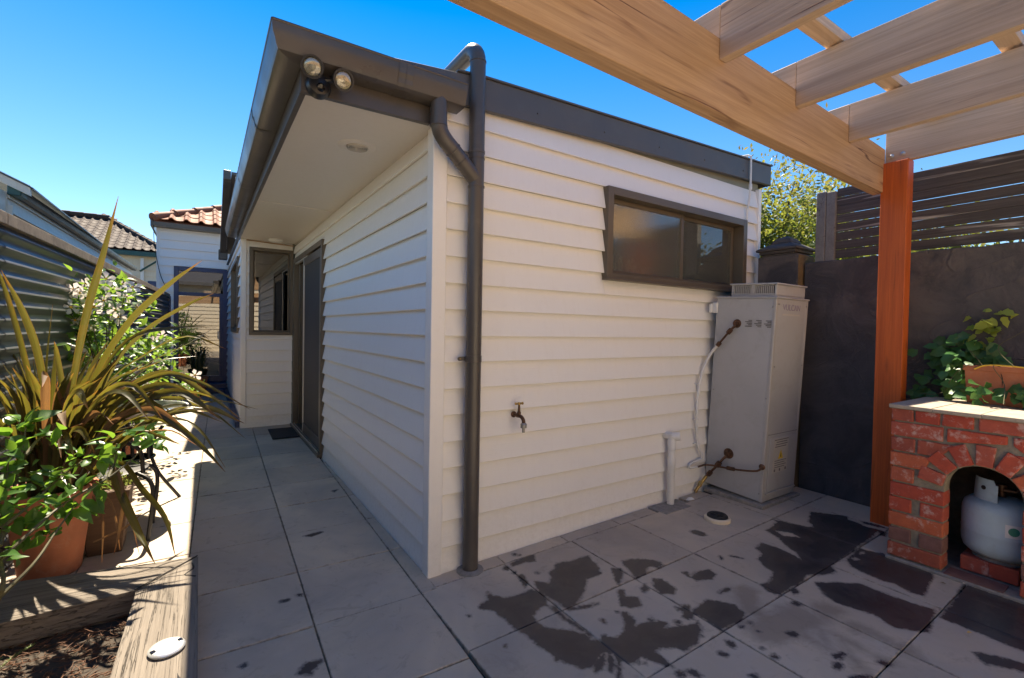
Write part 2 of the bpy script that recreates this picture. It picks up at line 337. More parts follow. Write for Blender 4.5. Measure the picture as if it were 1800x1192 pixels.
# ------------------------------------------------------------------ mesh + object helpers
WLD = {}
def W(o): return WLD.get(o.name, Matrix.Identity(4))
def link(o, parent=None, world=None):
    COL.objects.link(o)
    wm = world if world is not None else Matrix.Identity(4)
    if parent is not None:
        o.parent = parent; o.matrix_parent_inverse = W(parent).inverted()
    o.matrix_basis = wm
    WLD[o.name] = wm.copy()
    return o
def thing(name, label, cat, loc=(0, 0, 0), group=None, rot=None):
    o = bpy.data.objects.new(name, None); o.empty_display_size = .1
    m = Matrix.Translation(Vector(loc))
    if rot is not None: m = m @ rot
    link(o, None, m); tag(o, label, cat, group); return o
def tag(o, label=None, cat=None, group=None, kind=None):
    if label: o['label'] = label
    if cat: o['category'] = cat
    if group: o['group'] = group
    if kind: o['kind'] = kind
    return o
class MB:
    def __init__(s): s.v = []; s.f = []; s.mi = []; s.at = {}
    def add(s, vs, fs, mi=0):
        o = len(s.v); s.v += [tuple(v) for v in vs]; s.f += [tuple(i+o for i in f) for f in fs]; s.mi += [mi]*len(fs); return s
    def box(s, a, b, mi=0):
        x0, y0, z0 = a; x1, y1, z1 = b
        if x0 > x1: x0, x1 = x1, x0
        if y0 > y1: y0, y1 = y1, y0
        if z0 > z1: z0, z1 = z1, z0
        return s.add([(x0, y0, z0), (x1, y0, z0), (x1, y1, z0), (x0, y1, z0), (x0, y0, z1), (x1, y0, z1), (x1, y1, z1), (x0, y1, z1)],
                     [(0, 3, 2, 1), (4, 5, 6, 7), (0, 1, 5, 4), (1, 2, 6, 5), (2, 3, 7, 6), (3, 0, 4, 7)], mi)
    def prism(s, poly, d, mi=0):
        """closed polygon of 3D points extruded along vector d"""
        n = len(poly); d = Vector(d); P = [Vector(p) for p in poly]
        return s.add([*P, *[p+d for p in P]], [tuple(range(n))[::-1], tuple(range(n, 2*n))]+[(i, (i+1) % n, n+(i+1) % n, n+i) for i in range(n)], mi)
    def tube(s, pts, r, seg=10, cap=True, mi=0):
        P = [Vector(p) for p in pts]; rs = r if isinstance(r, (list, tuple)) else [r]*len(P)
        rings = []; ref = None
        for i, p in enumerate(P):
            tn = (P[min(i+1, len(P)-1)]-P[max(i-1, 0)]).normalized()
            if ref is None:
                ref = tn.orthogonal().normalized()
            ref = (ref-tn*ref.dot(tn))
            if ref.length < 1e-6: ref = tn.orthogonal()
            ref.normalize(); bn = tn.cross(ref)
            rings.append([p+(ref*math.cos(a)+bn*math.sin(a))*rs[i] for a in [2*math.pi*k/seg for k in range(seg)]])
        vs = [v for rg in rings for v in rg]; fs = []
        for i in range(len(P)-1):
            for k in range(seg): fs.append((i*seg+k, i*seg+(k+1) % seg, (i+1)*seg+(k+1) % seg, (i+1)*seg+k))
        if cap: fs += [tuple(range(seg))[::-1], tuple((len(P)-1)*seg+k for k in range(seg))]
        return s.add(vs, fs, mi)
    def lathe(s, prof, c=(0, 0, 0), seg=24, mi=0, axis=None):
        """prof: (r, z) from bottom to top"""
        c = Vector(c); q = axis.to_track_quat('Z', 'Y') if axis is not None else None
        vs = []; fs = []
        for r, z in prof:
            for k in range(seg):
                a = 2*math.pi*k/seg; v = Vector((r*math.cos(a), r*math.sin(a), z)); vs.append((q @ v if q else v)+c)
        for i in range(len(prof)-1):
            for k in range(seg): fs.append((i*seg+k, i*seg+(k+1) % seg, (i+1)*seg+(k+1) % seg, (i+1)*seg+k))
        if prof[0][0] > 1e-6: fs.append(tuple(range(seg))[::-1])
        if prof[-1][0] > 1e-6: fs.append(tuple((len(prof)-1)*seg+k for k in range(seg)))
        return s.add(vs, fs, mi)
    def mesh(s, name, mats, smooth=False, bevel=0, bseg=1):
        me = bpy.data.meshes.new(name); me.from_pydata(s.v, [], s.f)
        if not isinstance(mats, (list, tuple)): mats = [mats]
        for mm in mats: me.materials.append(MATS[mm] if isinstance(mm, str) else mm)
        if len(mats) > 1: me.polygons.foreach_set('material_index', s.mi)
        bm = bmesh.new(); bm.from_mesh(me)
        bmesh.ops.recalc_face_normals(bm, faces=bm.faces)
        if bevel: bmesh.ops.bevel(bm, geom=[e for e in bm.edges if e.is_manifold and e.calc_face_angle(0) > .5], offset=bevel, segments=bseg, affect='EDGES', profile=.6)
        bm.to_mesh(me); bm.free()
        if smooth:
            me.polygons.foreach_set('use_smooth', [True]*len(me.polygons))
            try: me.set_sharp_from_angle(angle=R(38))
            except Exception: pass
        me.update(); return me
    def obj(s, name, mats, parent=None, world=None, smooth=False, bevel=0, bseg=1):
        return link(bpy.data.objects.new(name, s.mesh(name, mats, smooth, bevel, bseg)), parent, world)
def inst(name, me, parent=None, world=None): return link(bpy.data.objects.new(name, me), parent, world)
def frame(o, x, y, z=None):
    x = Vector(x).normalized(); y = Vector(y); y = (y-x*y.dot(x)).normalized(); zz = x.cross(y)
    m = Matrix.Identity(4)
    for i in range(3): m[i][0] = x[i]; m[i][1] = y[i]; m[i][2] = zz[i]
    m.translation = Vector(o); return m
def spline(pts, n):
    P = [Vector(p) for p in pts]
    if len(P) == 2: return [P[0].lerp(P[1], i/(n-1)) for i in range(n)]
    Q = [P[0]*2-P[1]]+P+[P[-1]*2-P[-2]]; out = []
    for i in range(n):
        u = i/(n-1)*(len(P)-1); k = min(int(u), len(P)-2); f = u-k
        a, b, c, d = Q[k:k+4]
        out.append(.5*((2*b)+(c-a)*f+(2*a-5*b+4*c-d)*f*f+(3*b-a-3*c+d)*f**3))
    return out
def beam(name, p0, p1, w_, h_, mat, parent=None, bevel=.003, up=(0, 0, 1)):
    """timber from p0 to p1 (centres), width w_ (horizontal) and height h_"""
    p0 = Vector(p0); p1 = Vector(p1); x = (p1-p0); L = x.length; x.normalize(); z = Vector(up); y = z.cross(x).normalized()
    m = frame(p0, x, y); b = MB().box((0, -w_/2, -h_/2), (L, w_/2, h_/2))
    return b.obj(name, mat, parent, m, bevel=bevel, bseg=2)
SL = 0.025
def gz(x, y=0): return SL*max(0, x+.1)
LEFTX = Matrix(((0, 1, 0, 0), (-1, 0, 0, 0), (0, 0, 1, 0), (0, 0, 0, 1)))   # wall facing -X: local X = -y, local Y = +x
def leftframe(x, y, z): m = LEFTX.copy(); m.translation = Vector((x, y, z)); return m
def frontframe(x, y, z): return Matrix.Translation(Vector((x, y, z)))

# ================================================================== GROUND AND PAVING
g = MB().add([(-150, -150, -.14), (150, -150, -.14), (150, 250, -.14), (-150, 250, -.14)], [(0, 1, 2, 3)]).obj('ground', 'lawn_ground'); tag(g, kind='structure')
base = MB().prism([(-2.3, -6.5, -.10), (-2.3, -6.5, -.022), (-.1, -6.5, -.022), (3.1, -6.5, -.022+gz(3.1)), (3.1, -6.5, -.10)], (0, 15.35, 0)).obj('paving', 'underlay'); tag(base, kind='structure')

yard = MB().add([(-2.3, -12, -.004), (3.0, -12, -.004), (3.0, -3.06, gz(3)-.004), (-.1, -3.06, -.004), (-2.3, -3.06, -.004)], [(0, 1, 2, 3, 4)]).obj('bounce_yard', 'bounce_gravel'); tag(yard, kind='structure')  # invented ground behind the camera, added to bounce warm light onto the walls

